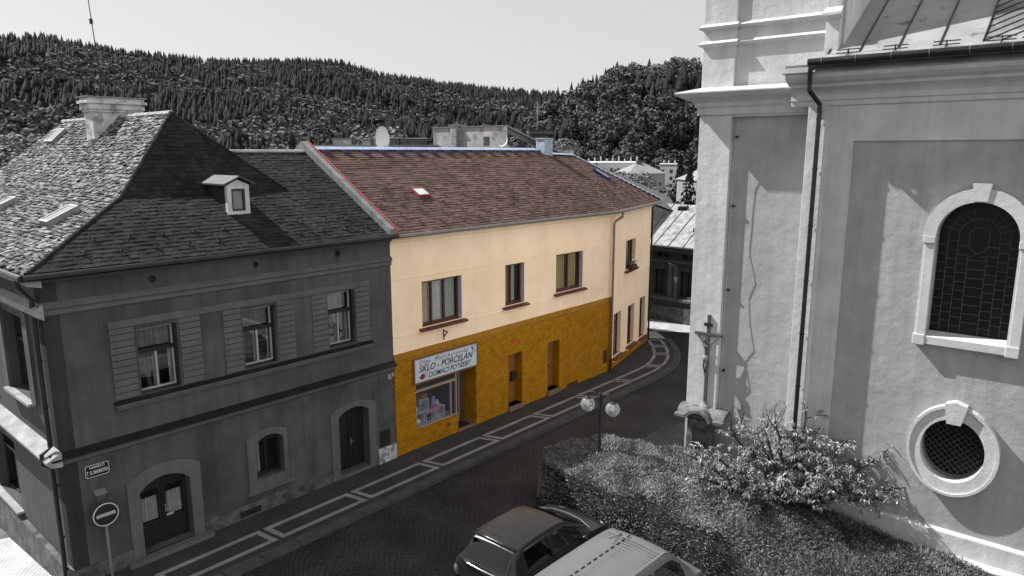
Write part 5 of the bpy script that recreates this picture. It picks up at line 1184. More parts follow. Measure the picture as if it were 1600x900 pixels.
# small spreading tree
TB = Vector((7.18, 16.97, 0)); rnd = random.Random(21)
tr = thing('small_tree', 'low spreading ornamental tree with drooping glossy leaves in front of the church', 'tree', TB, 0)
m_bark = mat('dark_bark', .035, .9, .3, 8, .5, 30)
limb = MB(); twigs = MB(); tips = []
trunk_top = Vector((0.02, 0, .75))
limb.tube([(0, 0, -.2), (.03, .01, .15), (.0, -.02, .45), trunk_top], [.19, .15, .135, .15], 10)
rx = Vector((1, -.06, 0)); 
def bez(a, b, c, n): return [a * (1 - t) ** 2 + b * 2 * t * (1 - t) + c * t * t for t in [k / n for k in range(n + 1)]]
main = [(-2.9, .3, 1.9), (-2.4, -.5, 2.3), (-2.6, .1, 1.3), (-1.5, .8, 2.5), (-.9, -.2, 2.75), (-.3, .7, 2.9), (.3, -.4, 2.7), (.5, .6, 3.05), (1.2, -.3, 2.5), (1.7, .4, 2.45), (2.4, -.2, 2.15), (3.15, .15, 1.75), (2.7, .4, 2.2), (2.6, -.6, 1.35), (1.5, -1.1, 1.7), (.3, -1.4, 1.8), (-.8, -1.3, 1.8), (-1.7, -.9, 1.5), (-.6, 1.3, 2.2), (1.0, 1.2, 2.2), (1.9, .9, 1.8), (.9, -.9, 2.1), (-1.1, .2, 2.1), (.1, .1, 2.5), (2.1, -.9, 1.2), (-2.2, -.1, 1.3)]
for q in main:
    e = Vector(q); c = Vector((e.x * .45, e.y * .45, .75 + (e.z - .75) * .30)); path = bez(trunk_top - Vector((0, 0, .08)), c, e, 8)
    path = [p + Vector((rnd.uniform(-.04, .04), rnd.uniform(-.04, .04), rnd.uniform(-.04, .04))) if 0 < i < 8 else p for i, p in enumerate(path)]
    limb.tube(path, [.075 * (1 - k / 8) ** .8 + .010 for k in range(9)], 7)
    for j in range(25):
        t = rnd.uniform(.40, 1.0); p = path[min(8, int(t * 8))]; d = Vector((rnd.gauss(0, 1), rnd.gauss(0, 1), rnd.gauss(.45, .6))).normalized(); ln = rnd.uniform(.22, .62)
        mid = p + d * ln * .5 + Vector((rnd.uniform(-.05, .05), rnd.uniform(-.05, .05), .03)); e2 = p + d * ln
        if e2.z < .8: continue
        twigs.tube([p, mid, e2], [.013, .009, .005], 5); tips.append((e2, d)); tips.append((mid, d))
        if rnd.random() < .7:
            d2 = (d + Vector((rnd.gauss(0, .6), rnd.gauss(0, .6), rnd.gauss(.1, .4)))).normalized(); e3 = mid + d2 * rnd.uniform(.15, .35); twigs.tube([mid, e3], [.007, .004], 4); tips.append((e3, d2))
for bx_, by_ in ((-1.55, .3), (-1.3, .4), (-.55, .5), (-.35, .4)):   # bare upright twigs on top
    p = Vector((bx_, by_, 2.45))
    for j in range(3):
        q = p + Vector((rnd.uniform(-.25, .25), rnd.uniform(-.2, .2), rnd.uniform(.45, .75))); m_ = (p + q) / 2 + Vector((rnd.uniform(-.06, .06), 0, 0)); twigs.tube([p, m_, q], [.014, .009, .004], 5)
        for _ in range(3):
            s_ = m_ + (q - m_) * rnd.random(); twigs.tube([s_, s_ + Vector((rnd.uniform(-.15, .15), rnd.uniform(-.1, .1), rnd.uniform(.06, .2)))], [.006, .003], 4)
limb.build('trunk', m_bark, tr, smooth=True); twigs.build('branches', m_bark, tr)
bs, ds, tw = [], [], []
for p, d in tips:
    k = rnd.randint(8, 12); off = rnd.uniform(0, 6.28)
    for i in range(k):
        a = off + i * 2 * math.pi / k + rnd.uniform(-.3, .3); el = rnd.uniform(-.75, .45)
        bs.append(tuple(p)); ds.append((math.cos(a) * math.cos(el), math.sin(a) * math.cos(el), math.sin(el))); tw.append((0, 0, rnd.uniform(-.06, -.02)))
bs, ds, tw = np.array(bs), np.array(ds), np.array(tw)
m_tleaf = mat('glossy_leaves', .21, .5, .25, 2, island=.4, spec=.55)
# keep the leaf blade roughly horizontal across its width
blades_mesh('leaves', bs, ds, rng_.uniform(.07, .155, len(bs)), rng_.uniform(.022, .042, len(bs)), m_tleaf, tr, twist=tw, fold=.25)

# ============================================================ HOUSES AND ROOFS BEYOND
m_oldp = mat('patched_plaster', .36, .9, .3, 1.2, .7, 8, c2=.20, c2s=1.5, c2t=(.48, .62))
m_bgd = mat('dull_roof', .07, .85, .3, .8, .4, 6); m_bgw = mat('town_plaster', .34, .9, .1, .3); m_bgw2 = mat('white_block_plaster', .55, .9, .08, .2); m_bgg = mat('grey_block_plaster', .20, .9, .1, .3); m_win = mat('far_window', .04, .2, spec=.6)
# low house with a sheet-metal roof at the bend
bh = thing('metal_roof_house', 'low dark house with a pale sheet-metal roof at the far end of the street', 'house', (8.28, 40.7, -.1), AC + R(-3))
m_bhw = mat('shade_dark_plaster', .06, .95, .3, 1, .4, 12, streak=.3)  # dark plaster colour stands in for the shade on this front
mb = MB(); holes = [rect(.0, .80, 1.55, 3.0), rect(1.65, 2.5, 1.55, 3.0), rect(3.3, 4.1, 1.55, 3.0), rect(-1.7, -.9, 1.55, 3.0)] + [rect(x, x + .36, 3.72, 3.95) for x in (-.9, .12, .55, 1.75, 2.2, 3.2)]
mb.slab(rect(-7, 9, -.1, 4.35), holes, 0, .3); mb.build('front_wall', m_bhw, bh)
MB().box(-7, 9, .31, 7, -.1, 4.3).build('side_walls', m_bhw, bh)
MB().extrude_x([(0, 3.42), (-.12, 3.46), (-.14, 3.54), (0, 3.6)], -7, 9).build('string_course', m_lt, bh); MB().extrude_x([(0, 1.22), (-.16, 1.26), (-.16, 1.38), (0, 1.44)], -7, 9).build('sill_course', m_lt, bh)
MB().extrude_x([(0, 4.05), (-.18, 4.12), (-.30, 4.3), (-.30, 4.36), (0, 4.36)], -7, 9).build('cornice', m_lt, bh); MB().box(-7, 9, -.1, 0, -.1, .9).build('plinth', m_lstone, bh)
for x in (.95, 1.3, 2.75, 3.05, -.4): MB().box(x, x + .22, -.06, 0, 1.45, 3.4).build('pilaster', m_lt, bh)
for h in holes:
    x0, z0, x1, z1 = h[0][0], h[0][1], h[1][0], h[2][1]; mb = MB(); mb.slab(rect(x0, x1, z0, z1), [rect(x0 + .05, (x0 + x1) / 2 - .03, z0 + .05, z1 - .05), rect((x0 + x1) / 2 + .03, x1 - .05, z0 + .05, z1 - .05)] if z1 - z0 > 1 else [], .18, .22)
    mb.build('window', m_wood if z1 - z0 > 1 else m_black, bh)
m_tin = mat('worn_tin_roof', .27, .6, .3, 2.2, .3, 8, metal=.1, c2=.17, c2s=2.5, c2t=(.5, .6), streak=.2)
mb = MB(); zr = lambda y: 4.40 + .56 * (y + .45)
mb.add([(-7.1, -.45, zr(-.45)), (9.1, -.45, zr(-.45)), (9.1, 3.3, zr(3.3)), (-7.1, 3.3, zr(3.3)), (9.1, 7.0, 4.4), (-7.1, 7.0, 4.4)], [(0, 1, 2, 3), (3, 2, 4, 5)]); rf = mb.build('roof', m_tin, bh)
for k in range(17):
    x = -6.3 + k * .92; mb = MB(); mb.tube([(x, -.4, zr(-.4) + .02), (x, 3.3, zr(3.3) + .02)], .022, 4); mb.build('seam', m_gut, rf)
MB().tube([(-7.1, -.50, 4.36), (9.1, -.50, 4.36)], .08, 8).build('gutter', m_gut, rf)
for x, y in ((.05, 2.9), (2.1, 1.1)):
    MB().add([(x - .25, y - .2, zr(y - .2)), (x + .25, y - .2, zr(y - .2)), (x + .25, y + .2, zr(y + .2)), (x - .25, y + .2, zr(y + .2)), (x - .25, y - .2, zr(y) + .12), (x + .25, y - .2, zr(y) + .12), (x + .25, y + .2, zr(y) + .16), (x - .25, y + .2, zr(y) + .16)], [(0, 1, 5, 4), (1, 2, 6, 5), (2, 3, 7, 6), (3, 0, 4, 7), (4, 5, 6, 7)]).build('roof_hatch', m_gut, rf)
MB().box(1.0, 2.0, 3.1, 3.5, 6.2, 6.62).build('ridge_cowl', m_gut, rf)
wl = MB().tube([(8.9, 40.0, 3.3), (9.5, 39.7, 3.12), (10.1, 39.4, 2.98), (10.7, 39.1, 2.96)], .02, 5).build('washing_line', mat('white_cord', .7, .6)); tag(wl, 'thin white cord strung across the dark house at the street end', 'cord')

def simple_house(name, label, x, y, z0, w_, d_, zeave, zridge, m_w, m_r, rot=0.0, wins_=(), hip=0.0, group=None, axis='x'):
    t = thing(name, label, 'house', (x, y, z0), rot, group)
    he, hr = zeave - z0, zridge - z0; hw, hd = w_ / 2, d_ / 2
    mb = MB(); mb.box(-hw, hw, -hd, hd, 0, he); 
    t_wall = mb.build('walls', m_w, t)
    e = .3
    if axis == 'x':
        a, b = (-hw - e + hip, 0, hr), (hw + e - hip, 0, hr); mb = MB(); mb.add([(-hw - e, -hd - e, he - .05), (hw + e, -hd - e, he - .05), (hw + e, hd + e, he - .05), (-hw - e, hd + e, he - .05), a, b], [(0, 1, 5, 4), (2, 3, 4, 5), (3, 0, 4), (1, 2, 5), (0, 3, 2, 1)])
    else:
        a, b = (0, -hd - e + hip, hr), (0, hd + e - hip, hr); mb = MB(); mb.add([(-hw - e, -hd - e, he - .05), (hw + e, -hd - e, he - .05), (hw + e, hd + e, he - .05), (-hw - e, hd + e, he - .05), a, b], [(0, 1, 4), (1, 2, 5, 4), (2, 3, 5), (3, 0, 4, 5), (0, 3, 2, 1)])
    mb.build('roof', m_r, t)
    for (wx, wz, ww, wh) in wins_:
        o = MB().slab(rect(wx - ww / 2 - .08, wx + ww / 2 + .08, wz - .08, wz + wh + .08), [rect(wx - ww / 2, wx + ww / 2, wz, wz + wh)], -hd - .05, -hd + .01).build('window', m_bgw2, t)
        MB().box(wx - ww / 2, wx + ww / 2, -hd - .03, -hd - .01, wz, wz + wh).build('pane', m_win, o)
    return t
# fire-wall house right behind the ridge
fw = thing('firewall_house', 'bare patched fire wall with a chimney breast rising behind the coloured ridge', 'house', (-2.25, 35.9, 0), AC)
mb = MB(); mb.box(-2.35, 2.30, 0, .4, -.2, 10.72); mb.box(-2.35, 2.3, .41, 6, -.2, 9.6); mb.build('fire_wall', m_oldp, fw)
MB().box(-.95, -.55, -.16, .0, 4, 10.80).build('chimney_breast', m_oldp, fw); MB().box(-1.05, -.45, -.2, .45, 10.801, 10.86).build('breast_cap', m_flash, fw)
for x0, x1 in ((-2.4, -1.06), (-.44, 2.35)): MB().box(x0, x1, -.06, .46, 10.721, 10.76).build('coping', m_flash, fw)
MB().box(1.12, 1.50, -.012, .0, 9.85, 10.25).build('wall_patch', m_lstone, fw)
fr_ = thing('sloping_roof_house', 'house with a dark roof sloping down to the right of the patched fire wall', 'house', (-2.1, 36.5, 0), R(6))
mb = MB(); mb.add([(1.7, -.3, 10.84), (6.4, -.3, 8.55), (6.4, 2.2, 8.55), (1.7, 2.2, 10.84), (1.7, -.3, 10.72), (6.4, -.3, 8.43), (6.4, 2.2, 8.43), (1.7, 2.2, 10.72)], [(0, 1, 2, 3), (4, 5, 6, 7), (0, 1, 5, 4), (1, 2, 6, 5)]); mb.build('roof', m_bgd, fr_)
MB().tube([(1.75, -.34, 10.84), (6.4, -.34, 8.57)], .035, 4).build('verge_flashing', m_flash, fr_)
MB().box(1.81, 6.0, .3, 2.0, -.2, 8.4).build('walls', m_bgg, fr_)
# dark roof and chimneys further left
dk = thing('dark_ridge_house', 'house whose dark level roof edge shows just above the coloured roof', 'house', (-6.9, 34.6, 0), R(2))
MB().box(-3.2, 3.2, .2, 7, -.2, 9.3).build('walls', m_bgg, dk); MB().box(-3.35, 3.35, 0, 7.2, 9.3, 9.80).build('roof', m_bgd, dk)
MB().box(-3.4, 3.4, -.05, .1, 9.801, 9.85).build('roof_edge', m_flash, dk)
for x0, x1, zt_, mm in ((-1.75, -.95, 10.12, m_oldp), (-.35, -.02, 10.08, m_oldp), (.95, 1.45, 10.16, m_lstone), (1.55, 2.75, 10.14, m_lstone)):
    q = MB().box(x0, x1, .5, 1.0, 9.80, zt_).build('chimney', mm, dk); MB().box(x0 - .06, x1 + .06, .44, 1.06, zt_ + .001, zt_ + .05).build('chimney_cap', m_oldp if mm is m_lstone else m_flash, q)
# aerials
an = thing('tv_antenna', 'dark television aerial with long crossed arms above the coloured roof', 'antenna', (-5.62, 35.2, 10.15), R(12))
MB().tube([(0, 0, -.1), (0, 0, .82)], .03, 6).build('mast', m_black, an)
mb = MB(); mb.tube([(-1.25, 0, .92), (-.55, 0, 1.08)], .016, 5); mb.tube([(-.55, 0, 1.08), (-.35, 0, .84), (.42, 0, .84)], .016, 5); mb.tube([(0, 0, .84), (.5, 0, 1.08)], .018, 5); mb.tube([(.5, 0, .95), (.5, 0, 1.4)], .014, 5); mb.tube([(.1, 0, .74), (.45, 0, .76), (.48, 0, .95)], .014, 5)
mb.build('aerial_arms', m_black, an)
mb = MB()
for k in range(5): mb.tube([(-.1 + k * .25, -.45, 1.08), (-.1 + k * .25, .45, 1.08)], .008, 4)
mb.box(-.62, -.48, -.07, .07, 1.0, 1.12); mb.box(.4, .52, -.07, .07, .95, 1.1); mb.build('aerial_elements', m_lead, an)
def dish(x, y, z, r_, rz, label, k=1.0):
    t = thing('satellite_dish', label, 'satellite dish', (x, y, z), rz, 'satellite dishes behind the ridge')
    prof = [(r_ * k_ / 8, .16 * (k_ / 8) ** 2 * r_ * 2) for k_ in range(9)]; vs = []; fs = []; n_ = 28; mb = MB()
    for sgn, off in ((1, 0), (-1, .012)):
        for a, h in prof:
            for j in range(n_): t_ = 2 * math.pi * j / n_; mb.v.append((a * math.cos(t_), -h + off, a * math.sin(t_) * 1.08))
    for s_ in (0, 9 * n_):
        for i in range(8):
            for j in range(n_): mb.f.append((s_ + i * n_ + j, s_ + i * n_ + (j + 1) % n_, s_ + (i + 1) * n_ + (j + 1) % n_, s_ + (i + 1) * n_ + j))
    mb.build('reflector', mat('dish_white', .62, .45, .05, 2), t, smooth=True)
    MB().tube([(0, -.02, -r_ * .8), (0, -r_ * 1.1, -r_ * .5), (0, -r_ * 1.25, -.05)], .012, 5).build('feed_arm', m_flash, t)
    MB().tube([(0, .02, 0), (0, .16, 0), (0, .18, -.6)], .022, 6).build('mount', m_flash, t)
dish(-5.18, 28.4, 10.02, .44, R(62), 'white oval satellite dish at the left, turned almost edge-on above the ridge')
dish(-.42, 33.5, 10.09, .30, R(-30), 'smaller white satellite dish beside the patched fire wall')
MB_ = MB().tube([(-5.02, 28.5, 8.4), (-5.02, 28.5, 9.5)], .025, 6).build('dish_pole', m_flash); tag(MB_, 'thin pole holding the left satellite dish behind the ridge', 'pole')
pm = thing('chimney_stack', 'square dark-capped chimney stack with a tall pale pole behind the blue chimney', 'chimney', (1.75, 45, 0), R(5))
MB().box(-.5, .5, -.3, .3, -.2, 10.6).build('stack', m_lstone, pm); MB().box(-.78, .78, -.5, .5, 10.6, 10.78).build('cap_slab', m_bgd, pm); MB().box(-.75, .75, -.48, .48, 10.781, 10.88).build('cap_top', m_black, pm)
MB().tube([(-.18, 0, 10.88), (-.18, 0, 12.6)], .035, 6).build('pole', m_flash, pm); MB().box(-.2, .02, -.1, .1, 10.881, 11.12).build('cowl', m_black, pm)

# long grey roof running down behind the hip
lr = thing('grey_roof_house', 'house with a long grey tiled roof running down behind the coloured hip', 'house', (7.1, 46, 0), 0)
mb = MB(); T = [(-3.6, 0, 9.5), (3.0, 0, 6.72), (3.0, -3, 5.9), (-3.6, -4, 8.3)]; mb.add(T, [(0, 1, 2, 3)]); mb.build('roof', mat('ribbed_grey_roof', .09, .8, .3, 2, .4, 5), lr)
for k in range(12): x = -3.3 + k * .55; z0_ = 9.5 - (x + 3.6) * .4212; MB().tube([(x, -.02, z0_ + .02), (x, -3.2, z0_ - 1.0 + .02)], .03, 4).build('roof_rib', m_bgd, lr)
mb = MB(); mb.add([(p[0], p[1] * .98, p[2] - .12) for p in T] + [(p[0], p[1] * .98, -.2) for p in T], [(0, 1, 5, 4), (1, 2, 6, 5), (2, 3, 7, 6), (3, 0, 4, 7)]); mb.build('walls', m_bgg, lr)
# valley houses
WB = [(x, z, 1.3, 1.5) for z in (1.2, 4.2, 7.2, 10.2, 13.0) for x in (-3.2, .4, 3.2)]
t = simple_house('apartment_block', 'white five-storey apartment block far down in the valley', 66.6, 303, -12, 8.4, 12, 4.0, 4.4, m_bgw2, m_bgg, R(-12), WB)
MB().box(-4.4, 4.4, -6.2, 6.2, 16.3, 16.9).build('parapet', m_bgw2, t)
for x in (-3, -1, 1.5, 3): MB().box(x, x + .5, -4, -3.4, 16.9, 18.4).build('roof_vent', m_bgw2, t)
t = simple_house('long_apartment_block', 'long low white block with many roof vents at the forest foot', 44.5, 318, -12, 23, 12, 5.2, 5.6, m_bgw2, m_bgw2, R(-4), [(x, 13.2, 1.2, 1.6) for x in range(-10, 11, 3)])
for k in range(9): MB().box(-11 + k * 2.6, -10.5 + k * 2.6, -4, -3.4, 17.5, 18.8 + (k % 3) * .5).build('roof_vent', m_bgw2, t)
t = simple_house('hipped_roof_house', 'grey house with a pale hipped roof in front of the white apartment block', 37.6, 212, -12, 11, 11, 3.6, 6.4, m_bgg, mat('pale_grey_roof', .20, .8, .1, .5), R(14), [(x, z, 1.1, 1.4) for z in (7.5, 11.8) for x in (1.5, 4)], hip=4.5)
MB().box(-1.2, .2, -.6, .4, 17.2, 19.2).build('chimney', m_bgd, t)
simple_house('grey_hipped_house', 'grey house with two rows of windows beside the church tower', 33.6, 124, -9, 7.4, 8, 4.9, 7.0, m_bgg, mat('pale_grey_roof', .20, .8, .1, .5), R(10), [(x, z, .9, 1.0) for z in (8.2, 11.2) for x in (-2.0, .6)], hip=3.4)

# ============================================================ HILLS AND FOREST
def lerp_table(tab, u):
    if u <= tab[0][0]: return tab[0][1]
    for (a, va), (b, vb) in zip(tab, tab[1:]):
        if u <= b: return va + (vb - va) * (u - a) / (b - a)
    return tab[-1][1]
# skyline: bearing (tan from the street's view axis) -> rise of the crest (tan)
FAR = [(-1.6, .150), (-1.0, .158), (-.72, .154), (-.64, .156), (-.59, .148), (-.53, .134), (-.40, .122), (-.30, .121), (-.23, .119), (-.175, .104), (-.09, .094), (-.03, .086), (.05, .080), (.2, .065), (.6, .06), (1.6, .09)]
NEAR = [(-.02, .0), (.03, .045), (.06, .068), (.09, .080), (.12, .098), (.145, .108), (.18, .106), (.225, .118), (.28, .114), (.4, .125), (.8, .13), (1.6, .12)]
def hill_z(x, y, which):
    r_ = math.hypot(x, y); t = x / max(y, 1e-3); cs = y / r_
    if which == 'far': R0, R1, tab = 300, 980, FAR
    else: R0, R1, tab = 330, 560, NEAR
    zr = 9.5 + R1 * cs * lerp_table(tab, t) - (12 if which == 'far' else 14)
    k = (r_ - R0) / (R1 - R0)
    if k <= 0: return -12.6
    f = smooth(k) * .35 + min(1, k) * .65
    n_ = noise.noise(Vector((x * .006, y * .006, 3 if which == 'far' else 9))) * 26 * min(1, k) * max(0, 1 - k) * 2.2
    z = -12.6 + (zr + 12.6) * f + n_
    if k > 1: z -= (k - 1) * 70
    return z
def hill(which, t0, t1, R0, R1, nu, nv, name):
    mb = MB()
    for j in range(nv + 1):
        r_ = R0 + (R1 - R0) * j / nv
        for i in range(nu + 1):
            a = math.atan(t0) + (math.atan(t1) - math.atan(t0)) * i / nu; x, y = r_ * math.sin(a), r_ * math.cos(a); mb.v.append((x, y, hill_z(x, y, which)))
    for j in range(nv):
        for i in range(nu): mb.f.append((j * (nu + 1) + i, j * (nu + 1) + i + 1, (j + 1) * (nu + 1) + i + 1, (j + 1) * (nu + 1) + i))
    return struct(mb.build(name, mat('forest_floor', .025, .95, .3, .02), smooth=True))
hill('far', -1.6, 1.6, 290, 1300, 130, 50, 'far_hill'); hill('near', -.03, 1.6, 320, 760, 90, 30, 'near_hill')

def ico(seed, n_sub=1):
    bm = bmesh.new(); bmesh.ops.create_icosphere(bm, subdivisions=n_sub, radius=1); v = np.array([p.co[:] for p in bm.verts]); f = np.array([[q.index for q in g.verts] for g in bm.faces]); bm.free(); return v, f
def conifer_lo(rs):
    V, F = [], []; n_ = 6
    for L_, (z0, z1, r_) in enumerate(((.08, .52, .21), (.32, .76, .155), (.56, 1.0, .095))):
        k = len(V); V += [(r_ * rs.uniform(.75, 1.2) * math.cos(a), r_ * rs.uniform(.75, 1.2) * math.sin(a), z0 + rs.uniform(-.04, .04)) for a in [2 * math.pi * i / n_ + L_ for i in range(n_)]] + [(rs.uniform(-.01, .01), 0, z1)]
        F += [(k + i, k + (i + 1) % n_, k + n_) for i in range(n_)]
    return np.array(V), np.array(F)
def decid_lo(seed, nq, sz):
    rr = np.random.default_rng(seed); cen = rr.normal(0, 1, (9, 3)); cen /= np.linalg.norm(cen, axis=1)[:, None]; cen *= rr.uniform(.08, .24, 9)[:, None]; cen[:, 2] = cen[:, 2] * 1.3 + .62
    i = rr.integers(0, 9, nq); d = rr.normal(0, 1, (nq, 3)); d /= np.linalg.norm(d, axis=1)[:, None]; p = cen[i] + d * rr.uniform(.09, .16, nq)[:, None]
    r1 = rr.normal(0, 1, (nq, 3)); u = np.cross(d, r1); u /= np.linalg.norm(u, axis=1)[:, None]; v_ = np.cross(d, u); s_ = (rr.uniform(.7, 1.3, nq) * sz)[:, None]
    V = np.stack([p - u * s_, p - v_ * s_ + d * s_ * .5, p + u * s_, p + v_ * s_ - d * s_ * .5], 1).reshape(-1, 3); k = np.arange(nq)[:, None] * 4
    return V, np.concatenate([k + np.array([[0, 1, 2]]), k + np.array([[0, 2, 3]])])
rs = random.Random(3); ARC = []
for k in range(5): ARC.append(conifer_lo(rs))
DECF = [decid_lo(k, 46, .075) for k in range(5)]; DECN = [decid_lo(20 + k, 190, .040) for k in range(5)]; DEC = DECF
def forest(name, spots, kinds, heights, m_con, m_dec, label):
    """spots (n,3); kinds: True for broadleaf"""
    for broad, m_, nm in ((False, m_con, name + '_conifers'), (True, m_dec, name + '_broadleaf')):
        Vs, Fs = [], []; off = 0; src = DEC if broad else ARC
        sel = np.where(kinds == broad)[0]
        for ai in range(len(src)):
            ids = sel[ai::len(src)]
            if not len(ids): continue
            v, f = src[ai]; a = rng_.uniform(0, 6.28, len(ids)); h = heights[ids]; c, s_ = np.cos(a), np.sin(a)
            wd = rng_.uniform(.85, 1.7, len(ids))
            X = (v[None, :, 0] * c[:, None] - v[None, :, 1] * s_[:, None]) * (h * wd)[:, None]; Y = (v[None, :, 0] * s_[:, None] + v[None, :, 1] * c[:, None]) * (h * wd)[:, None]; Z = v[None, :, 2] * h[:, None]
            P = np.stack([X, Y, Z], 2) + spots[ids][:, None, :]; Vs.append(P.reshape(-1, 3))
            Fs.append((f[None] + (np.arange(len(ids)) * len(v))[:, None, None]).reshape(-1, 3) + off); off += len(ids) * len(v)
        if not Vs: continue
        V = np.concatenate(Vs); F = np.concatenate(Fs); me = bpy.data.meshes.new(nm); me.vertices.add(len(V)); me.vertices.foreach_set('co', V.astype(np.float32).ravel())
        me.loops.add(F.size); me.loops.foreach_set('vertex_index', F.astype(np.int32).ravel()); me.polygons.add(len(F)); me.polygons.foreach_set('loop_start', np.arange(0, F.size, 3, dtype=np.int32)); me.update(calc_edges=True)
        me.materials.append(m_); o = bpy.data.objects.new(nm, me); col.objects.link(o); o['kind'] = 'stuff'; o['label'] = label[1 if broad else 0]; o['category'] = 'forest'
m_con = mat('conifer_forest', .016, .9, .5, .012, island=.5, spec=.1); m_dec = mat('broadleaf_forest', .085, .9, .45, .015, island=.4, spec=.1)
def scatter(which, t0, t1, R0, R1, spacing, hmean):
    a0, a1 = math.atan(t0), math.atan(t1); area = (a1 - a0) * (R1 ** 2 - R0 ** 2) / 2; n_ = int(area / spacing ** 2)
    a = rng_.uniform(a0, a1, n_); r_ = np.sqrt(rng_.uniform(R0 ** 2, R1 ** 2, n_)); xs, ys = r_ * np.sin(a), r_ * np.cos(a)
    pts = []; kd = []; hh = []
    for x, y in zip(xs, ys):
        z = hill_z(x, y, which)
        if which == 'far' and 0 < x / y and hill_z(x, y, 'near') > z and math.hypot(x, y) < 740: continue
        nz_ = noise.noise(Vector((x * .011, y * .011, 0))) + .5 * noise.noise(Vector((x * .03, y * .03, 5)))
        thr = .06 if which == 'far' else -.02
        broad = nz_ > thr or (x / y < -.55 and math.hypot(x, y) < 520 and nz_ > -.25)
        rr_ = math.hypot(x, y)
        if which == 'far' and rr_ > 880: broad = nz_ > .45
        if which == 'far' and x / y < -.48 and 620 < rr_ < 880: broad = nz_ > -.3
        pts.append((x, y, z - .8)); kd.append(broad); hh.append(hmean * rng_.uniform(.55, 1.25) * (.85 if broad else 1))
    return np.array(pts), np.array(kd), np.array(hh)
P1, K1, H1 = scatter('far', -1.1, .8, 300, 1100, 5.8, 14.5)
DEC = DECF
forest('far_forest', P1, K1, H1, m_con, m_dec, ('dark spruce forest covering the far hillside', 'paler broadleaf patches in the far hillside forest'))
P2, K2, H2 = scatter('near', -.02, 1.0, 325, 700, 7.2, 21)
dist = np.linalg.norm(P2[:, :2], axis=1); tt = P2[:, 0] / P2[:, 1]
vis = (tt > -.02) & (tt < .275); order = np.argsort(np.where(vis, dist, 9e9))[:170]; mask = np.zeros(len(P2), bool); mask[order] = True
DEC = DECN
forest('near_forest', P2[~mask], K2[~mask], H2[~mask], m_con, m_dec, ('spruces in the wood on the nearer hill', 'broadleaf crowns in the wood on the nearer hill'))
# individual trees: shared meshes with leaf clumps
def leafy_mesh(name, broad, seed, m_, nleaf=620, ls=1.0):
    rr = np.random.default_rng(seed)
    if broad:
        cen = rr.normal(0, 1, (16, 3)); cen /= np.linalg.norm(cen, axis=1)[:, None]; cen *= rr.uniform(.10, .26, 16)[:, None]; cen[:, 2] = cen[:, 2] * 1.35 + .60
        rad = rr.uniform(.10, .17, 16); i = rr.integers(0, 16, nleaf); d = rr.normal(0, 1, (nleaf, 3)); d /= np.linalg.norm(d, axis=1)[:, None]; p = cen[i] + d * rad[i][:, None] * rr.uniform(.75, 1.05, nleaf)[:, None]; s_ = rr.uniform(.022, .045, nleaf)
        nr = d
    else:
        h = rr.uniform(.06, 1, nleaf) ** 1.15; a = rr.uniform(0, 6.28, nleaf); ph = (h * 14) % 1; r_ = .20 * (1 - h) ** .85 * (.55 + .45 * ph) * rr.uniform(.6, 1.05, nleaf) + .004
        p = np.column_stack([r_ * np.cos(a), r_ * np.sin(a), h]); nr = np.column_stack([np.cos(a), np.sin(a), np.full(nleaf, .6)]); s_ = rr.uniform(.020, .038, nleaf) * (1.15 - .6 * h)
    s_ = s_ * ls
    r1 = rr.normal(0, 1, (nleaf, 3)); u = np.cross(nr, r1); u /= np.linalg.norm(u, axis=1)[:, None]; v_ = np.cross(nr, u); v_ /= np.linalg.norm(v_, axis=1)[:, None]
    n2 = nr / np.linalg.norm(nr, axis=1)[:, None]
    q = np.stack([p - u * s_[:, None], p - v_ * s_[:, None] * .7 + n2 * s_[:, None] * .35, p + u * s_[:, None], p + v_ * s_[:, None] * .7 - n2 * s_[:, None] * .5], 1).reshape(-1, 3)
    me = bpy.data.meshes.new(name); me.vertices.add(4 * nleaf); me.vertices.foreach_set('co', q.astype(np.float32).ravel()); me.loops.add(4 * nleaf); me.loops.foreach_set('vertex_index', np.arange(4 * nleaf, dtype=np.int32)); me.polygons.add(nleaf); me.polygons.foreach_set('loop_start', np.arange(0, 4 * nleaf, 4, dtype=np.int32)); me.update(calc_edges=True); me.materials.append(m_); return me
m_con2 = mat('spruce_needles', .016, .9, .2, .3, island=.45, spec=.1); m_dec2 = mat('broadleaf_foliage', .042, .8, .25, .3, island=.45); m_dec3 = mat('pale_foliage', .13, .8, .25, .3, island=.4)
PB = [leafy_mesh('crown', True, 40 + k, m_dec2, 1500) for k in range(4)]; PC = [leafy_mesh('crown', False, 60 + k, m_con2, 700) for k in range(3)]; PP = [leafy_mesh('crown', True, 80 + k, m_dec3, 5000, .55) for k in range(2)]
tk = MB().tube([(0, 0, -.05), (.005, 0, .3), (0, .004, .62)], [.022, .016, .006], 6); tk_me = tk.build('trunk', m_bark); trunk_mesh = tk_me.data; bpy.data.objects.remove(tk_me)
tkc = MB().tube([(0, 0, -.05), (0, 0, .95)], [.014, .002], 6); q_ = tkc.build('trunk', m_bark); trunk_c = q_.data; bpy.data.objects.remove(q_)
def tree(x, y, z, h, kind, label, group, wd=1.0, parts=True):
    me = {'b': PB, 'c': PC, 'p': PP}[kind]; o = bpy.data.objects.new({'b': 'broadleaf_tree', 'c': 'spruce_tree', 'p': 'pale_broadleaf_tree'}[kind], None); col.objects.link(o)
    o.location = (x, y, z); o.scale = (h * wd, h * wd, h); o.rotation_euler = (0, 0, rnd.uniform(0, 6.28)); o.empty_display_size = .1
    o['label'] = label; o['category'] = 'tree'
    if group: o['group'] = group
    for nm, m_ in (('crown', rnd.choice(me)), ('trunk', trunk_c if kind == 'c' else trunk_mesh)):
        c = bpy.data.objects.new(nm, m_); col.objects.link(c); c.parent = o
    return o
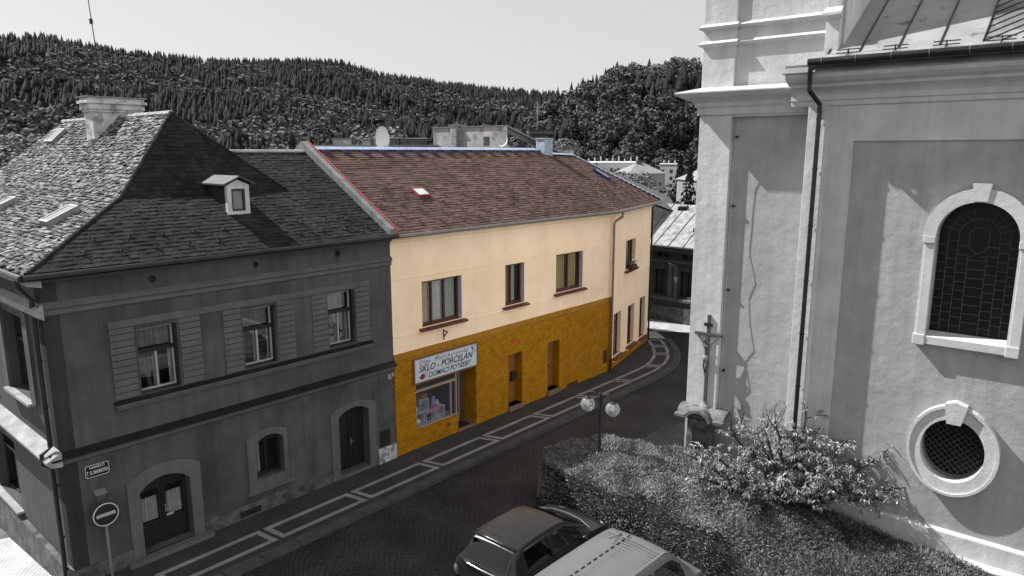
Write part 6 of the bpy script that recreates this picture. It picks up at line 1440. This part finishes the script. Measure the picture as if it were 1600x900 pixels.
dq = np.quantile(dist[order], [.25, .5, .75])
for i in order:
    row = ('in the lowest row ', 'in the second row ', 'in the third row ', 'in the highest row ')[int(np.searchsorted(dq, dist[i]))]
    k = 'b' if K2[i] else 'c'; t_ = P2[i][0] / P2[i][1]
    where = 'left of the blue chimney line' if t_ < .05 else ('above the roof edge right of the blue chimney' if t_ < .12 else ('above the long white block' if t_ < .19 else 'above the white apartment block'))
    tree(*P2[i], H2[i] * 1.1, k, ('broadleaf tree ' if k == 'b' else 'dark spruce ') + row + where, ('broadleaf trees ' if k == 'b' else 'spruces ') + row + where, 1.15)
tree(25.0, 101, -5, 14.2, 'c', 'tall dark spruce between the white apartment block and the church tower', None, .85)
tree(31.5, 135, -8, 17, 'c', 'broad spruce rising behind the grey hipped house', None, 1.0)
tree(22.6, 104, -6, 10.0, 'b', 'dark broadleaf tree below the spruce beside the church tower', None, .8)
tree(31.5, 190, -12, 17.0, 'p', 'pale bushy tree in front of the long grey roof in the valley', None, 1.2)
for x, y, h, l in ((-84, 118, 17.5, 'pale sunlit tree at the left edge above the mossy roof'), (-77, 112, 15.5, 'lower pale tree left of the mossy roof'), (-92, 130, 19, 'bright bushy tree highest at the left edge'), (-101, 150, 19, 'hindmost pale tree at the left edge')): tree(x, y, -5.5, h, 'p', l, None, 1.35)
for x, y, h, k, l in ((-60, 195, 21, 'p', 'pale tree just above the far end of the dark left roof ridge'), (-50, 180, 20, 'b', 'dark round tree behind the left end of the blue ridge flashing'), (-46, 240, 25, 'b', 'dark tree behind the white oval dish'),
    (-40, 205, 24, 'p', 'pale tree right behind the tall television aerial'), (-32, 190, 25, 'p', 'broad pale tree between the aerial and the patched fire wall'), (-36, 250, 27, 'b', 'dark tree behind the pale one right of the aerial'), (-27, 230, 27, 'b', 'dark broad tree at the left corner of the fire wall'),
    (-21, 200, 24, 'b', 'round tree above the chimney breast of the fire wall'), (-15, 255, 27, 'b', 'tall tree above the middle of the fire wall'), (-13, 185, 22, 'b', 'tree half hidden by the middle of the fire wall'), (-6, 215, 24, 'b', 'dark tree above the right end of the fire wall'),
    (2, 230, 25, 'b', 'dark tree left of the pale pole on the chimney stack'), (9, 225, 24, 'b', 'dark tree directly behind the pale pole and its stack'), (14, 250, 26, 'p', 'pale tree above the blue chimney')): tree(x, y, -12, h * 1.05, k, l, None, 1.2)
# tiny tower on the skyline
hx, hy = -648, 790; ht = thing('lookout_tower', 'tiny lookout tower on the far left skyline', 'tower', (hx, hy, hill_z(hx, hy, 'far')), 0)
MB().tube([(0, 0, 0), (0, 0, 27)], [1.2, .8], 6).build('shaft', m_lead, ht); MB().box(-2, 2, -2, 2, 26, 29).build('cabin', m_lead, ht)
